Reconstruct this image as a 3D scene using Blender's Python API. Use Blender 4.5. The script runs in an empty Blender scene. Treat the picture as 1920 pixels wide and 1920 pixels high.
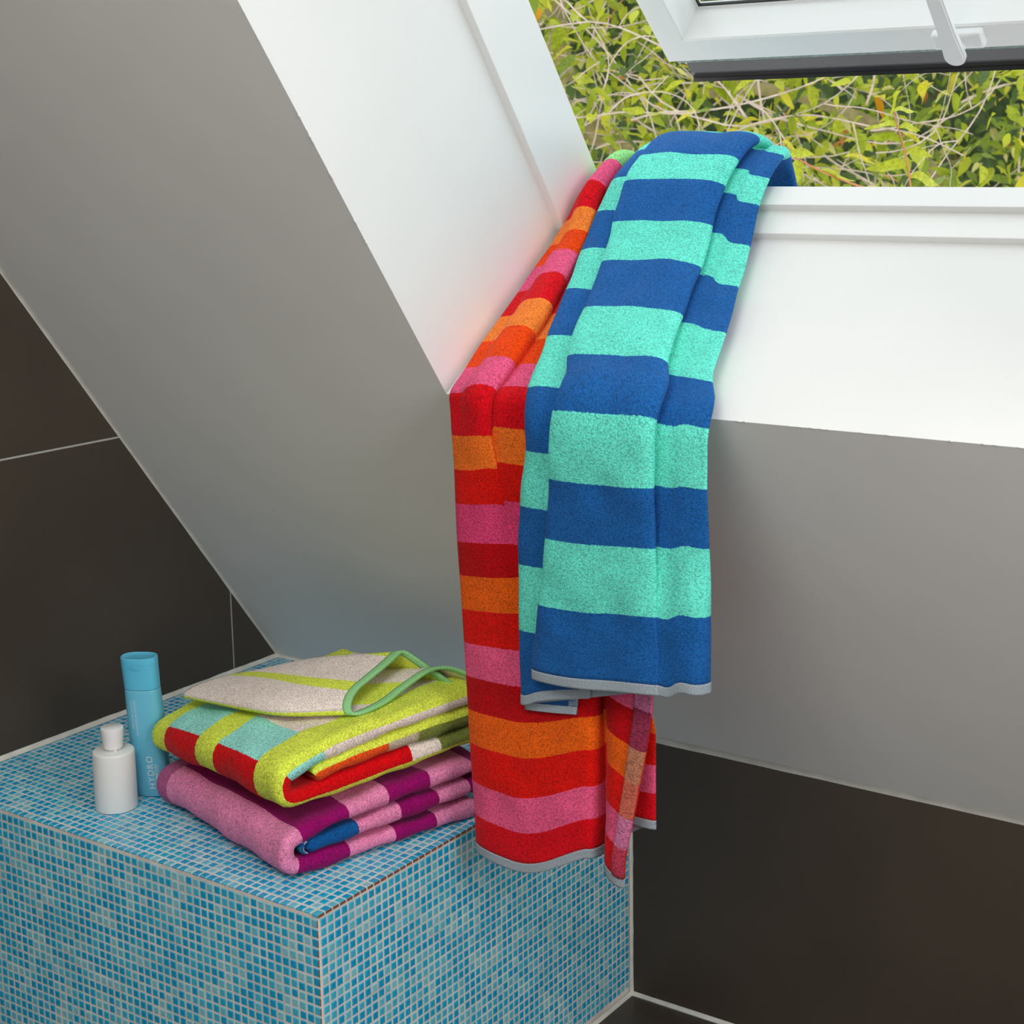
import bpy, bmesh, math, random
import numpy as np
from mathutils import Matrix, Vector, noise as mnoise

# ----------------------------------------------------------------- camera, light, exposure
SC = bpy.context.scene
COL = SC.collection
SC.view_settings.view_transform = 'Standard'
SC.view_settings.look = 'None'
SC.view_settings.gamma = 1.0
SC.view_settings.use_curve_mapping = False
SC.view_settings.exposure = 0.0
SC.cycles.max_bounces = 10
SC.cycles.diffuse_bounces = 6
SC.cycles.transparent_max_bounces = 12

CAM = np.array([1.97321, -1.9989, 1.31908])
FPX = 2999.08
cam_d = bpy.data.cameras.new('camera')
cam = bpy.data.objects.new('camera', cam_d)
COL.objects.link(cam)
cam.location = CAM
cam.rotation_mode = 'XYZ'
cam.rotation_euler = (1.39409, 0.01112, 0.58768)
cam_d.sensor_width = 36.0
cam_d.lens = FPX / 1920 * 36.0
cam_d.shift_x = -109.8 / 1920
cam_d.shift_y = -141.3 / 1920
cam_d.clip_start = 0.02
cam_d.dof.use_dof = True
cam_d.dof.focus_distance = 2.15
cam_d.dof.aperture_fstop = 13.0
SC.camera = cam

world = bpy.data.worlds.new('overcast_sky')
SC.world = world
world.use_nodes = True
wn = world.node_tree.nodes
wn['Background'].inputs['Color'].default_value = (0.92, 0.96, 1.0, 1)
wn['Background'].inputs['Strength'].default_value = 1.84

def area(name, loc, target, size, power, color=(1, 1, 1)):
    l = bpy.data.lights.new(name, 'AREA')
    l.shape = 'SQUARE'; l.size = size; l.energy = power; l.color = color
    o = bpy.data.objects.new(name, l); COL.objects.link(o)
    o.location = loc
    o.rotation_euler = (Vector(target) - Vector(loc)).to_track_quat('-Z', 'Y').to_euler()
    return o
area('ceiling_fill', (1.35, -2.1, 2.33), (1.35, -2.1, 0), 0.9, 26, (1.0, 0.965, 0.92))  # fill light added overhead to brighten the room, no fitting there
area('side_fill', (2.95, -1.2, 1.5), (0.0, -0.9, 0.7), 1.0, 23, (1.0, 0.975, 0.95))  # second added fill, from the right, for the reveal and bench side

# ----------------------------------------------------------------- room constants (metres)
TH = 0.94217                      # pitch of the sloping ceiling
KH = 0.43307                      # height of the low wall, bench top
W, D = 0.73976, 0.70367           # bench width (X) and depth (-Y)
ct, st = math.cos(TH), math.sin(TH)
NS = np.array([0, st, ct])        # out through the roof
TS = np.array([0, -ct, st])       # up the slope
RX = 3.1                          # far right wall
RY = -3.1                         # wall behind the camera
CZ = 2.35
X0, X1 = 0.733, 1.79              # window recess left and right
S0, S1 = 0.7242, 1.92             # recess bottom and top along the slope
D0 = 0.319                        # depth of the recess to the window frame

def S(d, s, x):
    p = np.array([x, 0, KH]) + NS * d + TS * s
    return tuple(p)

# ----------------------------------------------------------------- helpers
def lin(r, g, b):
    f = lambda c: c / 12.92 if c <= 0.04045 else ((c + 0.055) / 1.055) ** 2.4
    return (f(r / 255), f(g / 255), f(b / 255), 1)

def mat(name, color, rough=0.5, spec=0.5, noise_amt=0.0, noise_scale=20, bump=0.0, bump_scale=60, sheen=0.0, metal=0.0, coat=0.0):
    m = bpy.data.materials.new(name); m.use_nodes = True
    nt = m.node_tree; b = nt.nodes['Principled BSDF']
    b.inputs['Base Color'].default_value = color
    b.inputs['Roughness'].default_value = rough
    b.inputs['Specular IOR Level'].default_value = spec
    b.inputs['Metallic'].default_value = metal
    b.inputs['Coat Weight'].default_value = coat
    b.inputs['Sheen Weight'].default_value = sheen
    if noise_amt or bump:
        tc = nt.nodes.new('ShaderNodeTexCoord')
    if noise_amt:
        n = nt.nodes.new('ShaderNodeTexNoise'); n.inputs['Scale'].default_value = noise_scale
        n.inputs['Detail'].default_value = 6
        nt.links.new(tc.outputs['Object'], n.inputs['Vector'])
        mr = nt.nodes.new('ShaderNodeMapRange')
        mr.inputs['From Min'].default_value = 0.3; mr.inputs['From Max'].default_value = 0.7
        mr.inputs['To Min'].default_value = 1 - noise_amt; mr.inputs['To Max'].default_value = 1 + noise_amt
        nt.links.new(n.outputs['Fac'], mr.inputs['Value'])
        mx = nt.nodes.new('ShaderNodeMix'); mx.data_type = 'RGBA'; mx.blend_type = 'MULTIPLY'
        mx.inputs['Factor'].default_value = 1
        mx.inputs['A'].default_value = color
        nt.links.new(mr.outputs['Result'], mx.inputs['B'])
        nt.links.new(mx.outputs['Result'], b.inputs['Base Color'])
    if bump:
        n2 = nt.nodes.new('ShaderNodeTexNoise'); n2.inputs['Scale'].default_value = bump_scale; n2.inputs['Detail'].default_value = 4
        nt.links.new(tc.outputs['Object'], n2.inputs['Vector'])
        bp = nt.nodes.new('ShaderNodeBump'); bp.inputs['Strength'].default_value = bump; bp.inputs['Distance'].default_value = 0.002
        nt.links.new(n2.outputs['Fac'], bp.inputs['Height'])
        nt.links.new(bp.outputs['Normal'], b.inputs['Normal'])
    return m

def link(name, me, parent=None, mats=(), smooth=False):
    for m in mats: me.materials.append(m)
    o = bpy.data.objects.new(name, me); COL.objects.link(o)
    if smooth:
        me.polygons.foreach_set('use_smooth', [True] * len(me.polygons))
    if parent is not None:
        o.parent = parent
        o.matrix_parent_inverse = Matrix.Translation(parent.location).inverted()
    return o

def mesh_py(name, verts, faces, parent=None, mats=(), smooth=False):
    me = bpy.data.meshes.new(name)
    me.from_pydata([tuple(map(float, v)) for v in verts], [], faces)
    me.update()
    return link(name, me, parent, mats, smooth)

def bm_obj(name, bm, parent=None, mats=(), smooth=False):
    bmesh.ops.recalc_face_normals(bm, faces=bm.faces)
    me = bpy.data.meshes.new(name); bm.to_mesh(me); bm.free()
    return link(name, me, parent, mats, smooth)

def hexa(bm, p, mi=0):
    """p: 8 points, bottom ring 0-3 then top ring 4-7"""
    v = [bm.verts.new(q) for q in p]
    for f in ((0, 3, 2, 1), (4, 5, 6, 7), (0, 1, 5, 4), (1, 2, 6, 5), (2, 3, 7, 6), (3, 0, 4, 7)):
        bm.faces.new([v[i] for i in f]).material_index = mi
    return v

def box_bm(lo, hi, bev=0.0, seg=2, f=None):
    """axis box (in the coordinates of f, if given) with rounded edges"""
    bm = bmesh.new()
    (a, b, c), (d, e, g) = lo, hi
    hexa(bm, [(a, b, c), (d, b, c), (d, e, c), (a, e, c), (a, b, g), (d, b, g), (d, e, g), (a, e, g)])
    if bev:
        bmesh.ops.bevel(bm, geom=bm.edges[:], offset=bev, segments=seg, affect='EDGES', profile=0.6)
    if f:
        for v in bm.verts: v.co = f(*v.co)
    return bm

def empty(name, loc):
    o = bpy.data.objects.new(name, None); COL.objects.link(o)
    o.location = loc; o.empty_display_size = 0.05
    return o

def tag(o, label, cat, group=None, kind=None):
    o['label'] = label; o['category'] = cat
    if group: o['group'] = group
    if kind: o['kind'] = kind
    return o

def struct(o, label=None):
    o['kind'] = 'structure'
    if label: o['label'] = label
    return o

def grid_faces(nr, nc, closed_c=False):
    fs = []
    for i in range(nr - 1):
        for j in range(nc - 1 if not closed_c else nc):
            k = (j + 1) % nc
            fs.append((i * nc + j, i * nc + k, (i + 1) * nc + k, (i + 1) * nc + j))
    return fs

def grid_mesh(name, V, UV, parent, mats):
    """V: (nr,nc,3); UV: (nr,nc,2) in metres"""
    nr, nc = V.shape[:2]
    me = bpy.data.meshes.new(name)
    fs = grid_faces(nr, nc)
    me.from_pydata(V.reshape(-1, 3).tolist(), [], fs)
    uvl = me.uv_layers.new(name='UVMap')
    idx = np.array(fs).reshape(-1)
    uvl.data.foreach_set('uv', UV.reshape(-1, 2)[idx].astype(np.float32).reshape(-1))
    me.update()
    return link(name, me, parent, mats, smooth=True)

def chaikin(P, n=3):
    for _ in range(n):
        Q = 0.75 * P[:-1] + 0.25 * P[1:]; R = 0.25 * P[:-1] + 0.75 * P[1:]
        out = np.empty((2 * len(Q),) + P.shape[1:])
        out[0::2] = Q; out[1::2] = R
        P = np.concatenate([P[:1], out, P[-1:]])
    return P

def smooth_interp(ts, vals, t):
    """monotone cubic interpolation of rows; ts (n,), vals (n,m), t (k,)"""
    ts = np.asarray(ts, float); vals = np.asarray(vals, float)
    h = np.diff(ts)[:, None]; d = np.diff(vals, axis=0) / h
    m = np.zeros_like(vals)
    m[0] = d[0]; m[-1] = d[-1]
    for i in range(1, len(ts) - 1):
        a, b = d[i - 1], d[i]
        w1 = 2 * h[i] + h[i - 1]; w2 = h[i] + 2 * h[i - 1]
        with np.errstate(divide='ignore', invalid='ignore'):
            hm = (w1 + w2) / (w1 / a + w2 / b)
        m[i] = np.where(a * b > 0, hm, 0)
    t = np.clip(t, ts[0], ts[-1])
    i = np.clip(np.searchsorted(ts, t, side='right') - 1, 0, len(ts) - 2)
    hh = h[i]; x = ((t - ts[i]))[:, None] / hh
    return (vals[i] * (2 * x**3 - 3 * x**2 + 1) + hh * m[i] * (x**3 - 2 * x**2 + x)
            + vals[i + 1] * (-2 * x**3 + 3 * x**2) + hh * m[i + 1] * (x**3 - x**2))

# ----------------------------------------------------------------- materials
M_paint = mat('white_paint', (0.80, 0.80, 0.79, 1), 0.55, 0.4, 0.015, 5, 0.12, 35)
M_frame = mat('white_lacquer', (0.82, 0.82, 0.81, 1), 0.3, 0.5)
M_plastic = mat('white_plastic', (0.80, 0.80, 0.80, 1), 0.35, 0.5)
M_caulk = mat('silicone', (0.70, 0.70, 0.65, 1), 0.5, 0.4, 0.12, 30, 0.2, 90)
M_wgrout = mat('pale_grout', (0.50, 0.50, 0.48, 1), 0.8, 0.2, 0.08, 60)
M_mgrout = mat('mosaic_grout', (0.74, 0.70, 0.66, 1), 0.85, 0.2, 0.14, 25, 0.3, 400)
M_dark = mat('dark_stoneware', (0.060, 0.046, 0.035, 1), 0.42, 0.45, 0.13, 3.5, 0.06, 160)
M_clay = mat('raw_clay', (0.24, 0.085, 0.042, 1), 0.8, 0.2, 0.1, 80)
M_flash = mat('grey_flashing', (0.024, 0.021, 0.019, 1), 0.38, 0.5, 0.25, 14, 0.1, 200)
M_gasket = mat('dirty_gasket', (0.26, 0.33, 0.29, 1), 0.7, 0.3, 0.35, 120)
M_black = mat('black_seal', (0.02, 0.02, 0.02, 1), 0.5, 0.4)

# ================================================================= THE ROOM
# --- left wall: large dark tiles
def clip_slope(poly):
    """keep the part of a (y,z) polygon that lies under the sloping ceiling"""
    f = lambda p: p[1] - KH + p[0] * math.tan(TH)          # <0 inside the room
    out = []
    for i in range(len(poly)):
        a, b = poly[i], poly[(i + 1) % len(poly)]
        fa, fb = f(a), f(b)
        if fa <= 0: out.append(a)
        if fa * fb < 0:
            t = fa / (fa - fb); out.append((a[0] + t * (b[0] - a[0]), a[1] + t * (b[1] - a[1])))
    return out

def prism(name, poly, to3, t0, t1, parent, m, bev=0.0008):
    bm = bmesh.new()
    a = [bm.verts.new(to3(p, t0)) for p in poly]; b = [bm.verts.new(to3(p, t1)) for p in poly]
    n = len(poly)
    bm.faces.new(a); f = bm.faces.new(b)
    for i in range(n): bm.faces.new([a[i], a[(i + 1) % n], b[(i + 1) % n], b[i]])
    bmesh.ops.recalc_face_normals(bm, faces=bm.faces)
    if bev:
        bmesh.ops.bevel(bm, geom=list({e for e in f.edges}), offset=bev, segments=1, affect='EDGES')
    return bm_obj(name, bm, parent, [m])

to_left = lambda p, t: (t, p[0], p[1])
slope_y = lambda z: -(z - KH) / math.tan(TH)
wl = struct(prism('wall_left', [(0.02, -0.03), (0.02, KH), (slope_y(CZ), CZ), (RY, CZ), (RY, -0.03)], to_left, -0.06, -0.0016, None, M_wgrout, 0))
J, ZJ, G = -0.1083, 0.8828, 0.0016
for i in range(-1, 5):
    for k in range(-2, 3):
        y1, y0 = J + 0.6 - 0.6 * i - G, J - 0.6 * i + G
        z0, z1 = ZJ + 0.6 * k + G, ZJ + 0.6 * (k + 1) - G
        poly = clip_slope([(max(y0, RY), max(z0, 0)), (min(y1, 0), max(z0, 0)), (min(y1, 0), min(z1, CZ)), (max(y0, RY), min(z1, CZ))])
        if len(poly) < 3 or y0 > -0.01 or z1 < 0.02 or y1 < RY: continue
        prism('tile', poly, to_left, -0.0016, 0.0, wl, M_dark)

# --- low wall behind the bench
to_back = lambda p, t: (p[0], t, p[1])
wb = struct(prism('wall_back', [(-0.05, -0.03), (RX, -0.03), (RX, KH), (-0.05, KH)], to_back, 0.06, 0.0016, None, M_wgrout, 0))
for xa, xb in ((0.0, W - 0.003), (W + 0.0035, W + 1.2), (W + 1.204, RX)):
    prism('tile', [(xa, 0.003), (xb, 0.003), (xb, KH - 0.001), (xa, KH - 0.001)], to_back, 0.0016, 0.0, wb, M_dark)

# --- floor
to_floor = lambda p, t: (p[0], p[1], t)
fl = struct(prism('floor', [(-0.06, RY), (RX, RY), (RX, 0.06), (-0.06, 0.06)], to_floor, -0.06, -0.0016, None, M_wgrout, 0))
for xa, xb in ((0.0, W - 0.02), (W - 0.016, W + 1.184), (W + 1.188, RX)):
    for i in range(6):
        ya, yb = -0.004 - 0.6 * (i + 1), -0.006 - 0.6 * i
        if ya < RY: ya = RY
        if yb - ya > 0.02:
            prism('tile', [(xa, ya), (xb, ya), (xb, yb), (xa, yb)], to_floor, -0.0016, 0.0, fl, M_dark)

# --- sloping ceiling with the window opening
def slope_sheet():
    smax = (CZ - KH) / st
    xs = sorted([-0.05, 0.35, X0, X1, RX]); ss = sorted([-0.02, 0.35, S0, 1.3, S1, smax + 0.03])
    bm = bmesh.new(); vd = {}
    for x in xs:
        for s in ss: vd[x, s] = bm.verts.new(S(0, s, x))
    for i in range(len(xs) - 1):
        for k in range(len(ss) - 1):
            if X0 <= xs[i] < X1 and S0 <= ss[k] < S1: continue
            bm.faces.new([vd[xs[i], ss[k]], vd[xs[i + 1], ss[k]], vd[xs[i + 1], ss[k + 1]], vd[xs[i], ss[k + 1]]])
    # window reveals, square to the slope
    ring = [(X0, S0), (X1, S0), (X1, S1), (X0, S1)]
    for i in range(4):
        (xa, sa), (xb, sb) = ring[i], ring[(i + 1) % 4]
        n = 6
        for q in range(n):
            da, db = (D0 + 0.02) * q / n, (D0 + 0.02) * (q + 1) / n
            bm.faces.new([bm.verts.new(S(d, s, x)) for d, s, x in ((da, sa, xa), (da, sb, xb), (db, sb, xb), (db, sa, xa))])
    bmesh.ops.remove_doubles(bm, verts=bm.verts, dist=1e-5)
    return bm
ceil = struct(bm_obj('ceiling', slope_sheet(), None, [M_paint]), 'white painted sloping ceiling with a deep window recess')
# chips and paint beads along the edges of the recess
rnd = random.Random(4)
bm = bmesh.new()
def bead(p, ax, l, r):
    vs = bmesh.ops.create_icosphere(bm, subdivisions=1, radius=1)['verts']
    for v in vs:
        c = v.co
        q = np.array(p) + np.array(ax) * c.x * l + np.array([0.6, 0.5, 0.3]) * 0 + NS * c.y * r + np.cross(NS, ax) * c.z * r
        v.co = q
for _ in range(26):
    bead(S(0, S0, rnd.uniform(1.12, 1.7)), (1, 0, 0), rnd.uniform(0.002, 0.007), rnd.uniform(0.0006, 0.0014))
for _ in range(16):
    bead(S(0, rnd.uniform(0.95, 1.35), X0), TS, rnd.uniform(0.002, 0.008), rnd.uniform(0.0006, 0.0013))
o = bm_obj('paint_beads', bm, ceil, [M_paint], True); o['kind'] = 'stuff'

# --- the unseen rest of the room
struct(mesh_py('wall_right', [(RX, RY, 0), (RX, 0.05, 0), (RX, 0.05, KH), (RX, slope_y(CZ), CZ), (RX, RY, CZ)], [(0, 1, 2, 3, 4)], None, [M_paint]))
struct(mesh_py('wall_front', [(-0.05, RY, 0), (RX, RY, 0), (RX, RY, CZ), (-0.05, RY, CZ)], [(0, 1, 2, 3)], None, [M_paint]))
struct(mesh_py('ceiling_flat', [(-0.05, RY, CZ), (RX, RY, CZ), (RX, slope_y(CZ) + 0.02, CZ), (-0.05, slope_y(CZ) + 0.02, CZ)], [(0, 1, 2, 3)], None, [M_paint]))

# --- silicone joints
def caulk(name, a, b, u, v, r, seg=40, seed=0, parent=None):
    """soft fillet along a-b in the corner spanned by the unit vectors u and v"""
    a, b, u, v = map(lambda q: np.array(q, float), (a, b, u, v))
    V = []
    for i in range(seg + 1):
        p = a + (b - a) * i / seg
        k = r * (1 + 0.22 * mnoise.noise(Vector((i * 0.45, seed, 0))))
        for q in range(5):
            f = q / 4
            V.append(p + u * k * (1 - f) ** 1.5 + v * k * f ** 1.5 + (u + v) * 0.0004)
    return struct(mesh_py(name, V, grid_faces(seg + 1, 5), parent, [M_caulk], True))
xa = np.array([1.0, 0, 0]); ya = np.array([0, 1.0, 0]); za = np.array([0, 0, 1.0])
caulk('trim_1', (0.0, 0, KH), (W, 0, KH), -ya, TS, 0.0075, 50, 1)                # bench top against the slope
caulk('trim_2', (W, 0, KH - 0.0015), (RX, 0, KH - 0.0015), TS * 1.0, -za * 0.35, 0.0098, 90, 2)    # slope above the low wall
caulk('trim_3', (0, 0, KH), (0, -D, KH), xa, za, 0.0062, 50, 3)                  # bench top against the left wall
caulk('trim_4', S(0, 0, 0), S(0, 2.2, 0), xa, np.array([0, 0, -0.6]), 0.0085, 90, 4)  # slope against the left wall
caulk('trim_5', (W, 0, 0), (W, 0, KH), xa, -ya, 0.0042, 40, 5)                   # bench against the low wall
caulk('trim_6', (W, 0, 0), (RX, 0, 0), -ya, za, 0.0052, 60, 6)                   # floor against the low wall
caulk('trim_7', (W, 0, 0), (W, -D, 0), xa, za, 0.0050, 56, 7)                    # bench foot

# ================================================================= THE WINDOW
win = struct(empty('window_1', S(0.36, S0, (X0 + X1) / 2)), 'white roof window, its sash swung outwards')
def sbox(name, d, s, x, bev, m, parent=win):
    return bm_obj(name, box_bm((d[0], s[0], x[0]), (d[1], s[1], x[1]), bev, 2, lambda a, b, c: S(a, b, c)), parent, [m])
XJ = 0.746
sbox('frame_side', (D0, 0.432), (S0 - 0.03, S1), (X0 - 0.03, XJ), 0.0016, M_frame)
sbox('frame_side', (D0, 0.432), (S0 - 0.03, S1), (X1 - 0.013, X1 + 0.03), 0.0016, M_frame)
sbox('frame_sill', (D0, 0.402), (S0 - 0.03, 0.7339), (X0, X1), 0.0012, M_frame)
sbox('sill_step', (0.364, 0.402), (0.72, 0.7442), (XJ - 0.002, X1 - 0.01), 0.0012, M_frame)
sbox('frame_head', (D0, 0.432), (S1 - 0.02, S1 + 0.03), (X0, X1), 0.0016, M_frame)
sbox('outer_flashing', (0.402, 0.436), (S0 - 0.35, 0.645), (X0 - 0.25, X1 + 0.2), 0.002, M_flash)

# sash, tilted; local axes: x along the room, u up the sash, n outwards
AL = math.radians(41.48)
US = np.array([0, -math.cos(AL), math.sin(AL)]); NN = np.array([0, math.sin(AL), math.cos(AL)])
B0 = np.array([0, 0.0917, 1.4452])
def H(x, u, n): return tuple(B0 + np.array([x, 0, 0]) + US * u + NN * n)
XA, XB, UT = 0.755, 1.735, 1.12
def hbox(name, x, u, n, bev, m, parent, seg=2):
    return bm_obj(name, box_bm((x[0], u[0], n[0]), (x[1], u[1], n[1]), bev, seg, lambda a, b, c: H(a, b, c)), parent, [m])
def sash_ring():
    """one mitred frame: room face, inner reveal to the glass, outer sides"""
    RW, DP = 0.0435, 0.072
    bm = bmesh.new()
    lp = lambda i, n: [bm.verts.new(H(x, u, n)) for x, u in ((XA + i, i), (XB - i, i), (XB - i, UT - i), (XA + i, UT - i))]
    R = [lp(0, DP), lp(0, 0.0025), lp(0.0025, 0), lp(RW - 0.0025, 0), lp(RW, 0.0025), lp(RW, 0.062), lp(RW + 0.004, 0.066), lp(RW + 0.004, DP)]
    for a, b in zip(R, R[1:]):
        for i in range(4):
            k = (i + 1) % 4
            bm.faces.new([a[i], a[k], b[k], b[i]])
    for i in range(4):
        k = (i + 1) % 4
        bm.faces.new([R[-1][i], R[-1][k], R[0][k], R[0][i]])
    return bm
sash = bm_obj('sash', sash_ring(), win, [M_frame])
# rounded outer corner pieces are hidden by the seal; the black seal round the pane
for (x, u) in (((XA + 0.046, XB - 0.046), (0.046, 0.0485)), ((XA + 0.046, XA + 0.0485), (0.046, UT - 0.05))):
    hbox('pane_seal', x, u, (0.064, 0.068), 0, M_black, sash)
M_glass = bpy.data.materials.new('window_glass'); M_glass.use_nodes = True
nt = M_glass.node_tree; nt.nodes.clear()
out = nt.nodes.new('ShaderNodeOutputMaterial'); tr = nt.nodes.new('ShaderNodeBsdfTransparent'); gl = nt.nodes.new('ShaderNodeBsdfGlossy')
gl.inputs['Roughness'].default_value = 0.02
tr.inputs['Color'].default_value = (0.90, 0.93, 0.92, 1)
lw = nt.nodes.new('ShaderNodeLayerWeight'); lw.inputs['Blend'].default_value = 0.5
pw = nt.nodes.new('ShaderNodeMath'); pw.operation = 'POWER'; pw.inputs[1].default_value = 4.0
fr = nt.nodes.new('ShaderNodeMath'); fr.operation = 'MULTIPLY_ADD'; fr.inputs[1].default_value = 0.6; fr.inputs[2].default_value = 0.05
nt.links.new(lw.outputs['Facing'], pw.inputs[0]); nt.links.new(pw.outputs[0], fr.inputs[0])
mx = nt.nodes.new('ShaderNodeMixShader')
nt.links.new(fr.outputs[0], mx.inputs['Fac']); nt.links.new(tr.outputs[0], mx.inputs[1]); nt.links.new(gl.outputs[0], mx.inputs[2])
nt.links.new(mx.outputs[0], out.inputs['Surface'])
hbox('pane', (XA + 0.047, XB - 0.047), (0.047, UT - 0.047), (0.067, 0.071), 0, M_glass, sash)
hbox('gasket', (XA + 0.013, XB - 0.013), (-0.0075, 0.001), (0.006, 0.030), 0.0006, M_gasket, sash)
fx = [(XA + 0.012, XB)]
def flashing():
    prof = [(0.0, 0.030), (-0.030, 0.032), (-0.058, 0.036), (-0.068, 0.040), (-0.0735, 0.039), (-0.0765, 0.034)]
    V, n = [], len(prof)
    for x, cut in ((XA + 0.010, 1), (XA + 0.03, 0), (XB - 0.02, 0), (XB, 0)):
        for u, q in prof: V.append(H(x - cut * 0.012 * (-u / 0.07), u, q))
        for u, q in reversed(prof): V.append(H(x - cut * 0.012 * (-u / 0.07), u, q + 0.0012))
    fs = grid_faces(4, 2 * n, True)
    fs += [tuple(range(2 * n)), tuple(range(6 * n, 8 * n))]
    return V, fs
V, fs = flashing()
mesh_py('drip_flashing', V, fs, sash, [M_flash])
# opening lever on the bottom rail
lever = hbox('handle_base', (1.172, 1.241), (0.0125, 0.040), (-0.014, 0.001), 0.005, M_plastic, sash, 3)
def lever_bm():
    bm = bmesh.new()
    def ring(n):
        pts = []
        for k in range(13):
            a = math.pi + math.pi * k / 12
            pts.append((1.204 + 0.0142 * math.cos(a), 0.014 + 0.0142 * math.sin(a)))
        pts += [(1.2155, 0.06), (1.2135, 0.19), (1.208, 0.197), (1.199, 0.197), (1.1935, 0.19), (1.1925, 0.06)]
        return [bm.verts.new(H(x, u, n)) for x, u in pts]
    a, b = ring(-0.020), ring(-0.031)
    bm.faces.new(a); bm.faces.new(b)
    for i in range(len(a)):
        k = (i + 1) % len(a); bm.faces.new([a[i], a[k], b[k], b[i]])
    bmesh.ops.recalc_face_normals(bm, faces=bm.faces)
    bmesh.ops.bevel(bm, geom=[e for e in bm.edges if abs(e.verts[0].co.dot(Vector(NN)) - e.verts[1].co.dot(Vector(NN))) < 1e-4 and e.is_manifold], offset=0.0022, segments=2, affect='EDGES')
    return bm
bm_obj('handle_lever', lever_bm(), sash, [M_plastic], False)
bmk = bmesh.new()
bmesh.ops.create_cone(bmk, cap_ends=True, segments=24, radius1=0.012, radius2=0.012, depth=0.012)
for v in bmk.verts: v.co = H(1.204 + v.co.x, 0.020 + v.co.y, -0.016 + v.co.z)
bm_obj('handle_pivot', bmk, sash, [M_plastic])

# ================================================================= THE MOSAIC BENCH
bench = tag(empty('tiled_bench', (W / 2, -D / 2, 0)), 'low bench clad in small blue glass mosaic, built into the corner', 'bench')
bm = box_bm((0, -D + 0.0008, 0), (W - 0.0008, 0, KH - 0.0008), 0.0012, 2)
bm_obj('grout_bed', bm, bench, [M_mgrout])
TILE = [(0.006, 0.35, 0.62, 1), (0.015, 0.41, 0.66, 1), (0.060, 0.48, 0.69, 1), (0.14, 0.53, 0.68, 1), (0.24, 0.58, 0.69, 1)]
TW = [0.36, 0.22, 0.18, 0.16, 0.08]
M_tile, M_rim = [], []
for i, c in enumerate(TILE):
    M_tile.append(mat('glass_tile_%d' % i, c, 0.16, 0.6, 0.10, 160, 0.05, 250))
    M_rim.append(mat('glass_rim_%d' % i, tuple(0.92 * q + 0.08 * w for q, w in zip(c, (0.45, 0.72, 0.84, 1))), 0.2, 0.6))
NX, NY, NZ = 59, 56, 33
PX, PY, PZ = W / NX, D / NY, 0.01255
rnd = random.Random(11)
def tile_verts(w, h, t, r=0.0011, q=0.62):
    """pillow tile centred on the origin, lying in XY, z up"""
    a, b = w / 2, h / 2
    lo = [(-a, -b, 0), (a, -b, 0), (a, b, 0), (-a, b, 0)]
    md = [(x, y, t * q) for x, y, _ in lo]
    hi = [(x - math.copysign(r, x), y - math.copysign(r, y), t) for x, y, _ in lo]
    return np.array(lo + md + hi)
TF = [(0, 1, 5, 4), (1, 2, 6, 5), (2, 3, 7, 6), (3, 0, 4, 7), (4, 5, 9, 8), (5, 6, 10, 9), (6, 7, 11, 10), (7, 4, 8, 11), (8, 9, 10, 11)]
TK = [1, 1, 1, 1, 1, 1, 1, 1, 0]      # 1 rim, 0 glaze
tiles = []                            # (origin, ex, ey, ez, w, h, colour, clay side)
gap = 0.0023
ex, ey, ez = np.eye(3)
def put(o, u, v, n, w, h, clay=None):
    # colours run in loose clouds as in the mosaic sheets
    k = mnoise.noise(Vector((o[0] * 23, o[1] * 23, o[2] * 23))) * 0.28 + rnd.random()
    c, acc = 0, 0
    for c in range(5):
        acc += TW[c]
        if k < acc: break
    tiles.append((np.array(o), u, v, n, w, h, c, clay))
zt = KH
for i in range(NX):
    for j in range(NY):
        last = i == NX - 1
        x = (i + 0.5) * PX; y = -D + (j + 0.5) * PY
        w = PX - gap; h = PY - gap
        if last: x += gap * 0.5
        if j == 0: y -= gap * 0.35
        if y > -0.006 or x < 0.006: continue
        put((x, y, zt - (0.0042 if last else 0.0022)), ex, ey, ez, w, h, 2 if last else None)
for k in range(NZ):
    z = KH - 0.0064 - (k + 0.5) * PZ
    for i in range(NX):
        x = (i + 0.5) * PX
        last = i == NX - 1
        if last: x -= 0.0004
        put((x, -D + 0.0022, z), ex, ez, -ey, PX - gap, PZ - gap, 1 if last else None)
    for j in range(NY):
        y = -D + 0.0032 + (j + 0.5) * (D - 0.008) / NY
        put((W - 0.0022, y, z), ey, ez, ex, (D - 0.008) / NY - gap, PZ - gap)
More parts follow.
